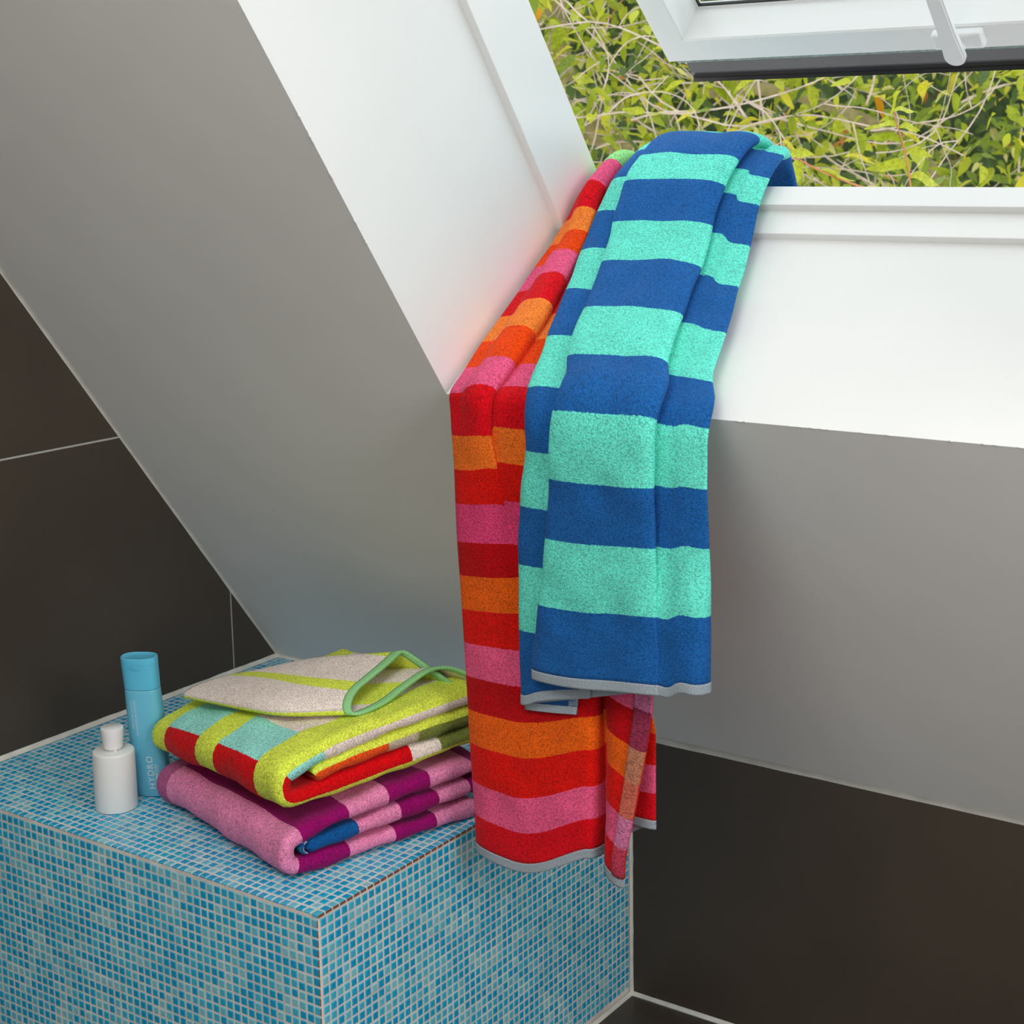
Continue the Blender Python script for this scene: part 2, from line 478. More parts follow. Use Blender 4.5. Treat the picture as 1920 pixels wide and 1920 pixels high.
# the 300 tiles that show largest get to be objects of their own
RC = np.array(cam.rotation_euler.to_matrix())
def project(P):
    q = RC.T @ (np.asarray(P) - CAM)
    return 960 + 109.8 - FPX * q[0] / q[2], 960 - 141.3 + FPX * q[1] / q[2], -q[2]
def shown(t):
    x, y, z = project(t[0])
    if not (6 < x < 1914 and 6 < y < 1914): return 0
    if t[3][1] == 0 and t[3][0] == 0 and t[0][1] > -0.66: return 0     # top: leave those under the towels
    return abs(np.dot(t[3], t[0] - CAM)) / z ** 3
order = sorted(range(len(tiles)), key=lambda i: -shown(tiles[i]))
single = set(order[:300])
shared = {}
SV, SF, SMI = [], [], []
def tile_mats(): return M_tile + M_rim + [M_clay]
for i, (o, u, v, n, w, h, c, clay) in enumerate(tiles):
    Rm = np.column_stack([u, v, n])
    T = tile_verts(w, h, 0.0042, 0.0009, 0.9) if clay == 2 else tile_verts(w, h, 0.0022)
    T[:, :2] *= 1 + rnd.uniform(-0.02, 0.015)
    mi = [c + 5 * k for k in TK]
    if clay: mi[1] = 10
    if clay == 1: mi[5] = 10
    if i in single:
        key = (tuple(n), c, clay, round(w, 4))
        if key not in shared:
            me = bpy.data.meshes.new('tile')
            me.from_pydata(((tile_verts(w, h, 0.0042, 0.0009, 0.9) if clay == 2 else tile_verts(w, h, 0.0022)) @ Rm.T).tolist(), [], TF)
            for m in tile_mats(): me.materials.append(m)
            me.polygons.foreach_set('material_index', mi); me.update()
            bmt = bmesh.new(); bmt.from_mesh(me); bmesh.ops.recalc_face_normals(bmt, faces=bmt.faces); bmt.to_mesh(me); bmt.free()
            shared[key] = me
        ob = bpy.data.objects.new('tile', shared[key]); COL.objects.link(ob)
        ob.location = o + n * rnd.uniform(-0.0002, 0.0002)
        ob.parent = bench; ob.matrix_parent_inverse = Matrix.Translation(bench.location).inverted()
    else:
        b = len(SV)
        SV.extend((T @ Rm.T + o + n * rnd.uniform(-0.0002, 0.0002)).tolist())
        SF.extend([tuple(b + q for q in f) for f in TF]); SMI.extend(mi)
me = bpy.data.meshes.new('mosaic_tiles')
me.from_pydata(SV, [], SF)
for m in tile_mats(): me.materials.append(m)
me.polygons.foreach_set('material_index', SMI); me.update()
bmt = bmesh.new(); bmt.from_mesh(me); bmesh.ops.recalc_face_normals(bmt, faces=bmt.faces); bmt.to_mesh(me); bmt.free()
mo = link('mosaic_tiles', me, bench); mo['kind'] = 'stuff'

# ================================================================= TOWELS
def terry(name, stops, vlo, vhi, plain=False, ustops=None, ulo=0, uhi=1, over=None, grain=1.0):
    """terry cloth; stops: [(v, colour)...] along the towel in metres, ustops: [(u, 0/1)...] where a lengthwise stripe lies on top"""
    m = bpy.data.materials.new(name); m.use_nodes = True
    nt = m.node_tree; N = nt.nodes; L = nt.links
    b = N['Principled BSDF']
    b.inputs['Roughness'].default_value = 0.9; b.inputs['Specular IOR Level'].default_value = 0.15
    b.inputs['Sheen Weight'].default_value = 0.06; b.inputs['Sheen Roughness'].default_value = 0.5
    uv = N.new('ShaderNodeUVMap'); uv.uv_map = 'UVMap'
    sep = N.new('ShaderNodeSeparateXYZ')
    # ragged stripe edges: loops of one colour stand out over the other
    jn = N.new('ShaderNodeTexNoise'); jn.inputs['Scale'].default_value = 700; jn.inputs['Detail'].default_value = 1
    L.new(uv.outputs['UV'], jn.inputs['Vector'])
    vm = N.new('ShaderNodeVectorMath'); vm.operation = 'MULTIPLY_ADD'
    vs = N.new('ShaderNodeVectorMath'); vs.operation = 'SUBTRACT'; vs.inputs[1].default_value = (0.5, 0.5, 0.5)
    L.new(jn.outputs['Color'], vs.inputs[0])
    vm.inputs[1].default_value = (0.0026, 0.0026, 0)
    L.new(vs.outputs[0], vm.inputs[0]); L.new(uv.outputs['UV'], vm.inputs[2])
    L.new(vm.outputs[0], sep.inputs[0])
    def ramp(sock, lo, hi, st):
        mr = N.new('ShaderNodeMapRange'); mr.inputs['From Min'].default_value = lo; mr.inputs['From Max'].default_value = hi
        L.new(sock, mr.inputs['Value'])
        r = N.new('ShaderNodeValToRGB'); r.color_ramp.interpolation = 'CONSTANT'
        e = r.color_ramp.elements
        while len(e) > 1: e.remove(e[-1])
        e[0].position = 0; e[0].color = st[0][1]
        for v, c in st[1:]:
            q = e.new(min(1, max(0, (v - lo) / (hi - lo)))); q.color = c
        L.new(mr.outputs['Result'], r.inputs['Fac'])
        return r.outputs['Color']
    col = ramp(sep.outputs['Y'], vlo, vhi, stops)
    if ustops:
        k = ramp(sep.outputs['X'], ulo, uhi, [(u, (f, f, f, 1)) for u, f in ustops])
        mx = N.new('ShaderNodeMix'); mx.data_type = 'RGBA'
        L.new(k, mx.inputs['Factor']); L.new(col, mx.inputs['A']); mx.inputs['B'].default_value = over
        col = mx.outputs['Result']
    # loops: bump, and the shade in the gaps darkened into the colour
    mp = N.new('ShaderNodeMapping'); mp.inputs['Scale'].default_value = (480 * grain, 680 * grain, 1)
    L.new(uv.outputs['UV'], mp.inputs['Vector'])
    n1 = N.new('ShaderNodeTexVoronoi'); n1.feature = 'F1'; n1.inputs['Scale'].default_value = 1; n1.inputs['Randomness'].default_value = 0.85
    L.new(mp.outputs[0], n1.inputs['Vector'])
    n3 = N.new('ShaderNodeTexNoise'); n3.inputs['Scale'].default_value = 260; n3.inputs['Detail'].default_value = 2
    L.new(uv.outputs['UV'], n3.inputs['Vector'])
    inv = N.new('ShaderNodeMath'); inv.operation = 'MULTIPLY_ADD'; inv.inputs[1].default_value = -1.0; inv.inputs[2].default_value = 0.8
    L.new(n1.outputs['Distance'], inv.inputs[0])
    lp = N.new('ShaderNodeMath'); lp.operation = 'MULTIPLY_ADD'; lp.inputs[1].default_value = 0.7
    L.new(n3.outputs['Fac'], lp.inputs[0]); L.new(inv.outputs[0], lp.inputs[2])
    n2 = N.new('ShaderNodeTexNoise'); n2.inputs['Scale'].default_value = 38; n2.inputs['Detail'].default_value = 3
    L.new(uv.outputs['UV'], n2.inputs['Vector'])
    mr = N.new('ShaderNodeMapRange'); mr.inputs['From Min'].default_value = 0.30; mr.inputs['From Max'].default_value = 1.0
    mr.inputs['To Min'].default_value = 0.64; mr.inputs['To Max'].default_value = 1.26
    L.new(lp.outputs[0], mr.inputs['Value'])
    mr2 = N.new('ShaderNodeMapRange'); mr2.inputs['From Min'].default_value = 0.3; mr2.inputs['From Max'].default_value = 0.7
    mr2.inputs['To Min'].default_value = 0.93; mr2.inputs['To Max'].default_value = 1.05
    L.new(n2.outputs['Fac'], mr2.inputs['Value'])
    mul = N.new('ShaderNodeMath'); mul.operation = 'MULTIPLY'
    L.new(mr.outputs[0], mul.inputs[0]); L.new(mr2.outputs[0], mul.inputs[1])
    mc = N.new('ShaderNodeMix'); mc.data_type = 'RGBA'; mc.blend_type = 'MULTIPLY'; mc.inputs['Factor'].default_value = 1
    L.new(col, mc.inputs['A']); L.new(mul.outputs[0], mc.inputs['B'])
    L.new(mc.outputs['Result'], b.inputs['Base Color'])
    bp = N.new('ShaderNodeBump'); bp.inputs['Strength'].default_value = 0.6; bp.inputs['Distance'].default_value = 0.0011
    ad = N.new('ShaderNodeMath'); ad.operation = 'MULTIPLY_ADD'; ad.inputs[1].default_value = 0.8
    L.new(n2.outputs['Fac'], ad.inputs[0]); L.new(lp.outputs[0], ad.inputs[2])
    L.new(ad.outputs[0], bp.inputs['Height']); L.new(bp.outputs['Normal'], b.inputs['Normal'])
    return m

def woven(name, c1, c2, su=900, sv=300):
    """flat woven hem: fine two-colour twill"""
    m = bpy.data.materials.new(name); m.use_nodes = True
    nt = m.node_tree; N = nt.nodes; L = nt.links; b = N['Principled BSDF']
    b.inputs['Roughness'].default_value = 0.8; b.inputs['Specular IOR Level'].default_value = 0.2
    uv = N.new('ShaderNodeUVMap'); uv.uv_map = 'UVMap'
    mp = N.new('ShaderNodeMapping'); mp.inputs['Scale'].default_value = (su, sv, 1)
    L.new(uv.outputs['UV'], mp.inputs['Vector'])
    n = N.new('ShaderNodeTexNoise'); n.inputs['Scale'].default_value = 1; n.inputs['Detail'].default_value = 2
    L.new(mp.outputs[0], n.inputs['Vector'])
    r = N.new('ShaderNodeValToRGB'); r.color_ramp.elements[0].position = 0.38; r.color_ramp.elements[1].position = 0.6
    r.color_ramp.elements[0].color = c1; r.color_ramp.elements[1].color = c2
    L.new(n.outputs['Fac'], r.inputs['Fac']); L.new(r.outputs[0], b.inputs['Base Color'])
    bp = N.new('ShaderNodeBump'); bp.inputs['Strength'].default_value = 0.4; bp.inputs['Distance'].default_value = 0.001
    L.new(n.outputs['Fac'], bp.inputs['Height']); L.new(bp.outputs['Normal'], b.inputs['Normal'])
    return m

class Drape:
    """a cloth path in the (Y,Z) plane; t = 0 at the sill edge, t < 0 hanging, t > 0 up the sill and out over the frame"""
    def __init__(self, off_hang, off_sill, crest):
        yh = -0.4259 - off_hang
        P = [(yh, -0.02), (yh, 0.5), (yh, 0.93), (yh, 0.985)]
        # round the sill edge
        p = lambda d, s: (S(d, s, 0)[1], S(d, s, 0)[2])
        P += [(yh + 0.002, 1.006), p(-0.006, S0 + off_sill + 0.004), p(0.02, S0 + off_sill + 0.001), p(0.06, S0 + off_sill), p(0.16, S0 + off_sill), p(0.27, S0 + off_sill), p(0.305, S0 + off_sill + 0.005)]
        P += [p(d, s) for d, s in crest]
        P = chaikin(np.array(P), 4)
        L = np.concatenate([[0], np.cumsum(np.linalg.norm(np.diff(P, axis=0), axis=1))])
        edge = np.argmin(np.linalg.norm(P - np.array(p(0, S0)), axis=1))
        self.P, self.L = P, L - L[edge]
        T = np.gradient(P, axis=0); T /= np.linalg.norm(T, axis=1)[:, None]
        # smoothed normals so that layers do not cross at the bends
        Nn = np.column_stack([-T[:, 1], T[:, 0]])
        self.N = Nn
    def at(self, t):
        y = np.interp(t, self.L, self.P[:, 0]); z = np.interp(t, self.L, self.P[:, 1])
        ny = np.interp(t, self.L, self.N[:, 0]); nz = np.interp(t, self.L, self.N[:, 1])
        return y, z, ny, nz

def drape_grid(path, st_t, st_p, t0, t1, dt=0.006, wob=0.0016, seed=0, across=3):
    """st_p: (stations, points, 3) of (X, height over the path, slip along the path)"""
    st_p = np.array(st_p, float)
    ns, npt, _ = st_p.shape
    t = np.linspace(t0, t1, max(3, int(round((t1 - t0) / dt)) + 1))
    A = smooth_interp(st_t, st_p.reshape(ns, -1), t).reshape(len(t), npt, 3)
    A = np.stack([chaikin(a, 3) for a in A])
    ref = A[len(t) // 2]
    # subdivide long spans
    cols = []
    for k in range(A.shape[1] - 1):
        l = np.hypot(*(np.abs(np.diff(A[:, k:k + 2, :2], axis=1)).max(axis=0)[0]))
        n = max(1, int(math.ceil(l / 0.006)))
        for q in range(n): cols.append(A[:, k] * (1 - q / n) + A[:, k + 1] * (q / n))
    cols.append(A[:, -1])
    A = np.stack(cols, axis=1)
    du = np.concatenate([[0], np.cumsum(np.hypot(np.diff(ref[:, 0]), np.diff(ref[:, 1])))])
    u = np.concatenate([np.zeros((len(t), 1)), np.cumsum(np.hypot(np.diff(A[..., 0], axis=1), np.diff(A[..., 1], axis=1)), axis=1)], axis=1)
    tt = t[:, None] + A[..., 2]
    y, z, ny, nz = path.at(tt)
    X, Hh = A[..., 0], A[..., 1]
    w = np.zeros_like(X)
    for f, g, ph, am in ((35, 22, 0.3, 1), (61, 47, 1.7, 0.6), (18, 71, 2.9, 0.7), (97, 31, 4.1, 0.4)):
        w += am * np.sin(X * f + tt * g + ph + seed) * np.sin(tt * f * 0.7 - X * g * 0.8 + ph * 2 + seed)
    Hh = Hh + wob * w * np.clip(Hh / 0.012, 0, 1.2)
    V = np.stack([X, y + ny * Hh, z + nz * Hh], axis=-1)
    UV = np.stack([u, np.broadcast_to(t[:, None], u.shape)], axis=-1)
    return V, UV

def solid(o, th, off=0):
    md = o.modifiers.new('thickness', 'SOLIDIFY'); md.thickness = th; md.offset = off
    return o

HEM = woven('hem_weave', (0.10, 0.16, 0.22, 1), (0.52, 0.58, 0.62, 1), 1400, 1400)
# ---------------- striped blue towel
blue_path = Drape(0.032, 0.0145, [(0.330, S0 + 0.024), (0.365, S0 + 0.030), (0.402, S0 + 0.030), (0.436, S0 + 0.027), (0.464, S0 + 0.016), (0.484, S0 - 0.008), (0.492, S0 - 0.05), (0.492, S0 - 0.2)])
BL, AQ = lin(26, 96, 168), lin(106, 232, 212)
bz = [-0.347, -0.257, -0.174, -0.098, -0.029, 0.038, 0.130, 0.217, 0.295, 0.364, 0.411, 0.468, 0.505, 0.72, 0.80]
bst = [(v, BL if i % 2 == 0 else AQ) for i, v in enumerate(bz)]
M_blue = terry('blue_terry', bst, -0.40, 0.85)
def bsec(XLL, XL, XR, XRR, pl, l_sk, r_sk, rr_sk, lift=0.0, ll_sk=-0.042, tab=0.0, crown=0.0):
    """one cross-section of the folded blue towel; pl: depth of the pleat on the right"""
    uc = min(1.0, max(0.0, (pl - 0.004) / 0.01))
    hi, lo = 0.026 + lift, 0.026 + lift - pl
    P = [(XL + 0.075, 0.0095, ll_sk + tab * 2.2), (XLL + 0.034, 0.0125 + lift * .5, ll_sk + tab), (XLL + 0.012, 0.0125 + lift * .5, ll_sk), (XLL, 0.008, ll_sk), (XLL + 0.012, 0.003, ll_sk),
            (XRR - 0.03, 0.003, rr_sk), (XRR - 0.008, 0.0035, rr_sk), (XRR, 0.009, rr_sk), (XRR - 0.008, lo + 0.001, rr_sk), (XRR - 0.03, lo + 0.002, rr_sk + 0.002),
            (XR + 0.018, lo, r_sk - 0.002), (XR + 0.004 - 0.012 * uc, lo, r_sk), (XR + 0.003 - 0.014 * uc, lo + pl * 0.25, r_sk), (XR + 0.002, lo + pl * 0.55, r_sk), (XR + 0.001, hi - 0.001, r_sk), (XR - 0.018, hi + 0.0035, r_sk),
            (XL + 0.06, hi + 0.002, l_sk), (XL + 0.012, hi, l_sk), (XL, hi - 0.005, l_sk), (XL + 0.01, hi - 0.010, l_sk), (XL + 0.05, hi - 0.011, l_sk)]
    return [(x, h_ + crown * min(1, max(0, (1.035 - x) / 0.17)), k) for x, h_, k in P]
b_t = [-0.42, -0.335, -0.25, -0.168, -0.09, -0.014, 0.06, 0.15, 0.24, 0.325, 0.40, 0.47, 0.53, 0.75]
b_s = [bsec(0.868, 0.896, 1.076, 1.136, 0.003, 0, 0.012, 0.020, 0.004, -0.043, 0.012),
       bsec(0.868, 0.898, 1.074, 1.136, 0.003, 0, 0.012, 0.020, 0.004, -0.043, 0.012),
       bsec(0.868, 0.909, 1.072, 1.136, 0.005, 0, 0.010, 0.016, 0.003),
       bsec(0.868, 0.920, 1.069, 1.133, 0.016, 0, 0.006, 0.010, 0.002),
       bsec(0.873, 0.928, 1.068, 1.130, 0.023, 0, 0.003, 0.004, 0.006),
       bsec(0.882, 0.931, 1.068, 1.128, 0.025, 0, 0.001, 0.000, 0.008),
       bsec(0.864, 0.902, 1.040, 1.101, 0.022, 0, 0.0, -0.010, 0.005),
       bsec(0.842, 0.880, 1.021, 1.085, 0.016, 0, -0.002, -0.017),
       bsec(0.823, 0.861, 1.006, 1.066, 0.016, 0, -0.002, -0.024),
       bsec(0.805, 0.841, 0.990, 1.048, 0.016, 0, -0.003, -0.024, 0.002),
       bsec(0.801, 0.833, 0.984, 1.036, 0.018, 0, -0.004, -0.022, 0.002, -0.034, 0, 0.003),
       bsec(0.808, 0.834, 0.982, 1.030, 0.020, 0, -0.004, -0.020, 0.004, -0.03, 0, 0.010),
       bsec(0.822, 0.852, 0.975, 1.008, 0.012, 0, 0, -0.015, 0.004, -0.03, 0, 0.022),
       bsec(0.822, 0.852, 0.960, 0.985, 0.008, 0, 0, 0, 0, -0.02)]
bt = tag(empty('striped_towel', (1.0, -0.46, 0.70)), 'blue and aqua striped towel hanging in folds over the window sill', 'towel')
V, UV = drape_grid(blue_path, b_t, b_s, -0.336, 0.72, 0.005, 0.0012, 0.3)
solid(grid_mesh('terry_cloth', V, UV, bt, [M_blue]), 0.0034)
V, UV = drape_grid(blue_path, b_t, b_s, -0.348, -0.3355, 0.002, 0.0012, 0.3)
solid(grid_mesh('hem', V, UV, bt, [HEM]), 0.0042)['label'] = 'pale grey woven hem'

# the lowest layer's corner, seen under the rear hem
def tabgrid(t0, t1, x0, x1, hh):
    t = np.linspace(t0, t1, 14); x = np.linspace(x0, x1, 16)
    T, X = np.meshgrid(t, x, indexing='ij')
    sk = -0.053 + 0.008 * (X - 0.868) / 0.08
    y, z, ny, nz = blue_path.at(T + sk)
    Hh = hh + 0.002 * np.sin((X - 0.868) * 40)
    return np.stack([X + 0.06 * (T + 0.30), y + ny * Hh, z + nz * Hh], -1), np.stack([X, T], -1)
for nm, t0, t1, xa_, xb_, m, th in (('rear_corner', -0.338, -0.20, 0.874, 0.949, M_blue, 0.003), ('hem', -0.348, -0.338, 0.874, 0.9495, HEM, 0.004), ('selvedge', -0.338, -0.20, 0.9385, 0.9502, woven('blue_selvedge', BL, (0.45, 0.52, 0.58, 1), 60, 1500), 0.004)):
    V, UV = tabgrid(t0, t1, xa_, xb_, 0.0005)
    solid(grid_mesh(nm, V, UV, bt, [m]), th)
# ---------------- striped red towel
red_path = Drape(0.012, 0.004, [(0.330, S0 + 0.014), (0.360, S0 + 0.0225), (0.402, S0 + 0.0225), (0.432, S0 + 0.021), (0.452, S0 + 0.008), (0.462, S0 - 0.018), (0.464, S0 - 0.06), (0.464, S0 - 0.2)])
RD, PK, OD, OL, GR = lin(220, 4, 24), lin(236, 90, 136), lin(240, 70, 0), lin(250, 134, 52), lin(150, 224, 140)
RO = lin(224, 16, 4)
R2 = lin(190, 0, 12)
rz = [(-0.597, RD), (-0.551, PK), (-0.5035, RO), (-0.457, lin(240, 98, 14)), (-0.411, R2), (-0.367, PK), (-0.323, RO), (-0.280, lin(240, 98, 14)), (-0.236, R2), (-0.191, lin(226, 66, 118)), (-0.146, RO),  # hanging stripes repeat the sill colours darker and redder, shade put into them
      (-0.101, lin(246, 116, 34)), (-0.054, RD), (-0.010, PK), (0.038, OD), (0.088, OL), (0.137, RD), (0.185, PK), (0.234, OD), (0.277, OL), (0.320, RD), (0.366, PK), (0.412, GR), (0.50, RD), (0.55, PK), (0.60, OD)]
M_red = terry('red_terry', rz, -0.65, 0.75)
def rsec(XL, XF, h0, hm, base, back, XE, selv, sk, roll=0.0, gap=0.0):
    """XL left fold, XF right edge of the front roll, XE far right of the rear layer, selv: (X, height) of the free selvedge"""
    kl, km, kr, kv, ks, ke = sk
    return [(selv[0], selv[1], ks), (selv[0] - 0.012, selv[1] + 0.001, ks), (XF + (selv[0] - XF) * (0.55 - 0.40 * gap), selv[1] * 0.8 + base * .2 * (1 - gap), ks * (0.7 - 0.5 * gap) + kv * (0.3 + 0.7 * gap)), (XF + 0.010 - 0.003 * gap, base + (h0 - base) * 0.25 * (1 - gap), kv), (XF + 0.001, base, kv), (XF - 0.004, base + 0.001, kr),
            (XF + 0.0015, base + (h0 - base) * 0.55, kr), (XF - 0.003, h0 - 0.002, kr), (XF - 0.014, h0 + 0.001, kr), (XL + (XF - XL) * (0.55 - 0.05 * roll), hm + (h0 - hm) * 0.8 * roll, km + (kr - km) * 0.8 * roll), (XL + (XF - XL) * (0.22 + 0.14 * roll), hm * (0.8 - 0.15 * roll), kl * 0.6 + km * 0.4),
            (XL + 0.006, hm * 0.45, kl), (XL, hm * 0.1 + back * .4, kl), (XL + 0.006, back, kl), (XL + (XE - XL) * 0.5, back - 0.001, km), (XE - 0.02, back, ke), (XE - 0.004, back + 0.002, ke), (XE, back + 0.0025, ke), (XE - 0.008, back + 0.0045, ke), (XE - 0.03, back + 0.0042, ke)]
r_t = [-0.65, -0.58, -0.46, -0.36, -0.26, -0.17, -0.09, -0.035, 0.02, 0.10, 0.17, 0.24, 0.30, 0.36, 0.42, 0.52, 0.70]
r_s = [rsec(0.778, 0.968, 0.020, 0.032, -0.026, -0.012, 1.040, (1.018, 0.030), (0.0, -0.004, 0.036, 0.030, 0.016, 0.085), 0, 0.62),
       rsec(0.777, 0.968, 0.020, 0.032, -0.026, -0.012, 1.040, (1.020, 0.030), (0.0, -0.004, 0.036, 0.030, 0.016, 0.080), 0, 0.62),
       rsec(0.769, 0.966, 0.016, 0.023, -0.024, -0.012, 1.040, (1.036, 0.022), (0.0, 0.000, 0.030, 0.024, 0.004, 0.060), 0, 0.75),
       rsec(0.763, 0.962, 0.010, 0.014, -0.022, -0.010, 1.020, (1.048, 0.012), (0.0, 0.004, 0.024, 0.016, 0.0, 0.040), 0, 0.85),
       rsec(0.758, 0.905, 0.006, 0.010, -0.004, -0.007, 1.010, (1.046, 0.004), (0.0, 0.007, 0.018, 0.010, 0.0, 0.02)),
       rsec(0.754, 0.840, 0.005, 0.010, 0.003, -0.003, 1.010, (1.035, 0.003), (0.0, 0.004, 0.006, 0.010, 0.02, 0.01)),
       rsec(0.753, 0.822, 0.012, 0.011, 0.003, -0.001, 1.010, (1.000, 0.004), (0.0, 0.002, 0.008, 0.016, 0.014, 0.01), 0.2),
       rsec(0.750, 0.816, 0.018, 0.012, 0.003, 0.0, 1.0, (0.980, 0.004), (0.0, 0, 0.004, 0.016, 0.016, 0.01), 0.7),
       rsec(0.743, 0.819, 0.022, 0.013, 0.003, 0.0, 0.985, (0.965, 0.004), (0.0, 0, 0.006, 0.014, 0.02, 0.01), 1.0),
       rsec(0.739, 0.820, 0.027, 0.013, 0.003, 0.0, 0.965, (0.945, 0.004), (0.0, 0.0, 0.014, 0.010, 0.02, 0.01), 1.0),
       rsec(0.740, 0.814, 0.028, 0.014, 0.003, 0.0, 0.945, (0.925, 0.004), (0.0, 0.0, 0.018, 0.010, 0.02, 0.01), 1.0),
       rsec(0.739, 0.806, 0.026, 0.015, 0.003, 0.0, 0.920, (0.900, 0.004), (0.0, 0.0, 0.018, 0.010, 0.02, 0.01), 1.0),
       rsec(0.7435, 0.800, 0.024, 0.018, 0.003, 0.0, 0.900, (0.885, 0.004), (0.0, 0.0, 0.016, 0.010, 0.02, 0.01), 1.0),
       rsec(0.7508, 0.792, 0.027, 0.024, 0.003, 0.001, 0.880, (0.870, 0.004), (0.0, 0.0, 0.012, 0.010, 0.02, 0.01), 0.9),
       rsec(0.7508, 0.796, 0.028, 0.026, 0.003, 0.001, 0.870, (0.860, 0.004), (0.0, 0.0, 0.006, 0.010, 0.02, 0.01), 0.6),
       rsec(0.752, 0.800, 0.024, 0.022, 0.003, 0.001, 0.870, (0.860, 0.004), (0.0, 0.0, 0.0, 0.0, 0.0, 0.0)),
       rsec(0.756, 0.802, 0.010, 0.010, 0.003, 0.001, 0.870, (0.860, 0.004), (0.0, 0.0, 0.0, 0.0, 0.0, 0.0))]
rt = tag(empty('striped_towel', (0.88, -0.44, 0.43)), 'red, orange and pink striped towel hanging beside the mosaic bench', 'towel')
V, UV = drape_grid(red_path, r_t, r_s, -0.586, 0.69, 0.005, 0.0010, 2.0)
solid(grid_mesh('terry_cloth', V, UV, rt, [M_red]), 0.0034)
V2, UV2 = drape_grid(red_path, r_t, r_s, -0.598, -0.5855, 0.002, 0.0010, 2.0)
solid(grid_mesh('hem', V2, UV2, rt, [HEM]), 0.0042)['label'] = 'pale grey woven hem'
# selvedge ribbon along the free edge: striped tape, a little proud of the pile
SELV = terry('red_selvedge', [(-0.597, lin(190, 60, 84)), (-0.551, lin(206, 118, 160)), (-0.5035, lin(206, 104, 84)), (-0.457, lin(196, 128, 100)), (-0.411, lin(150, 50, 80)), (-0.365, lin(206, 118, 160)), (-0.3195, lin(206, 104, 84)), (-0.274, lin(196, 128, 100))], -0.65, 0.75, grain=0.6)
def ribbon(V, UV, c0, c1, off):
    A = V[:, c0:c1].copy()
    T = A[:, -1] - A[:, 0]; L = np.gradient(A[:, 0], axis=0)
    n = np.cross(T, L); n /= np.linalg.norm(n, axis=1)[:, None]
    n *= np.sign(-n[:, 1:2])
    return A + n[:, None, :] * off, UV[:, c0:c1].copy()
wd = np.cumsum(np.linalg.norm(np.diff(V[5], axis=0), axis=1))
kc = int(np.searchsorted(wd, 0.019)) + 1
A, AU = ribbon(V[:90], UV[:90], 0, kc, 0.0022)
solid(grid_mesh('selvedge', A, AU, rt, [SELV]), 0.0016)['label'] = 'striped woven edge band'

# ---------------- folded towels on the bench
FO = np.array([0.656, -0.650, KH + 0.0025]); FA = np.array([-0.9634, 0.2680, 0]); FB = np.array([0.2680, 0.9634, 0])
def band(name, path, T, L, a0, v_front, parent, m, da=0.006, dv=0.006, sag=0.0, seed=0, endround=True, trim=0.0):
    """thick folded band of width L carried along path (b,z); returns the object. v = 0 at path length v_front"""
    P = chaikin(np.array(path, float), 4)
    Ls = np.concatenate([[0], np.cumsum(np.linalg.norm(np.diff(P, axis=0), axis=1))])
    n = int(Ls[-1] / dv)
    l = np.linspace(0, Ls[-1], n)
    b = np.interp(l, Ls, P[:, 0]); z = np.interp(l, Ls, P[:, 1])
    tb, tz = np.gradient(b), np.gradient(z); q = np.hypot(tb, tz); tb /= q; tz /= q
    # direction "outwards" of the wrap: to the left of travel is inside
    nb, nz = -tz, tb
    # outline: inner side from the left tip to the right tip (a = 0), then the outer side back
    r = T / 2
    a_in = np.linspace(L - r, r, int((L - T) / da))
    th = np.linspace(-math.pi / 2, math.pi / 2, 9)[1:-1]
    oa = np.concatenate([[L], L - r + r * np.cos(np.linspace(0, math.pi / 2, 5))[1:-1], a_in, r - r * np.cos(th), a_in[::-1], L - r + r * np.cos(np.linspace(math.pi / 2, 0, 5))[1:-1], [L]])
    on = np.concatenate([[0], -r * np.sin(np.linspace(0, math.pi / 2, 5))[1:-1], np.full(len(a_in), -r), r * np.sin(th), np.full(len(a_in), r), r * np.sin(np.linspace(math.pi / 2, 0, 5))[1:-1], [0]])
    u = np.concatenate([[0], np.cumsum(np.hypot(np.diff(oa), np.diff(on)))]); u -= u[np.argmin(oa)]
    V = np.zeros((n, len(oa), 3)); UV = np.zeros((n, len(oa), 2))
    for i in range(n):
        k = 1.0
        e = min(l[i], Ls[-1] - l[i])
        r2 = 0.5 * r
        if endround and e < r2: k = math.sqrt(max(0.05, 1 - (1 - e / r2) ** 2))
        aa = a0 + oa
        w = 0.0013 * np.sin(aa * 37 + l[i] * 25 + seed) + 0.0010 * np.sin(aa * 71 - l[i] * 58 + 2 * seed) + 0.0008 * np.sin(l[i] * 110 + aa * 20)
        nn = on * k + w * np.sign(on) * np.clip(np.abs(on) / r, 0, 1)
        s = sag * (np.clip(aa / L, 0, 1.1)) ** 2
        bb = b[i] + nb[i] * nn; zz = z[i] + nz[i] * nn
        shift = trim * (b[i]) * 0
        zz = zz - s * np.clip((zz) / 0.06, 0, 2.5)
        V[i] = FO + np.outer(aa, FA) + np.outer(bb, FB) + np.outer(zz, za)
        UV[i, :, 0] = u; UV[i, :, 1] = l[i] - v_front
    o = grid_mesh(name, V, UV, parent, [m])
    # close both ends
    bmm = bmesh.new(); bmm.from_mesh(o.data)
    bmm.verts.ensure_lookup_table(); nc = len(oa)
    uvl = bmm.loops.layers.uv.active
    for i in (0, n - 1):
        f = bmm.faces.new([bmm.verts[i * nc + j] for j in range(nc - 1)])
        for k2, lp in enumerate(f.loops): lp[uvl].uv = (u[k2], UV[i, 0, 1])
        f.smooth = True
    bmm.to_mesh(o.data); bmm.free()
    return o

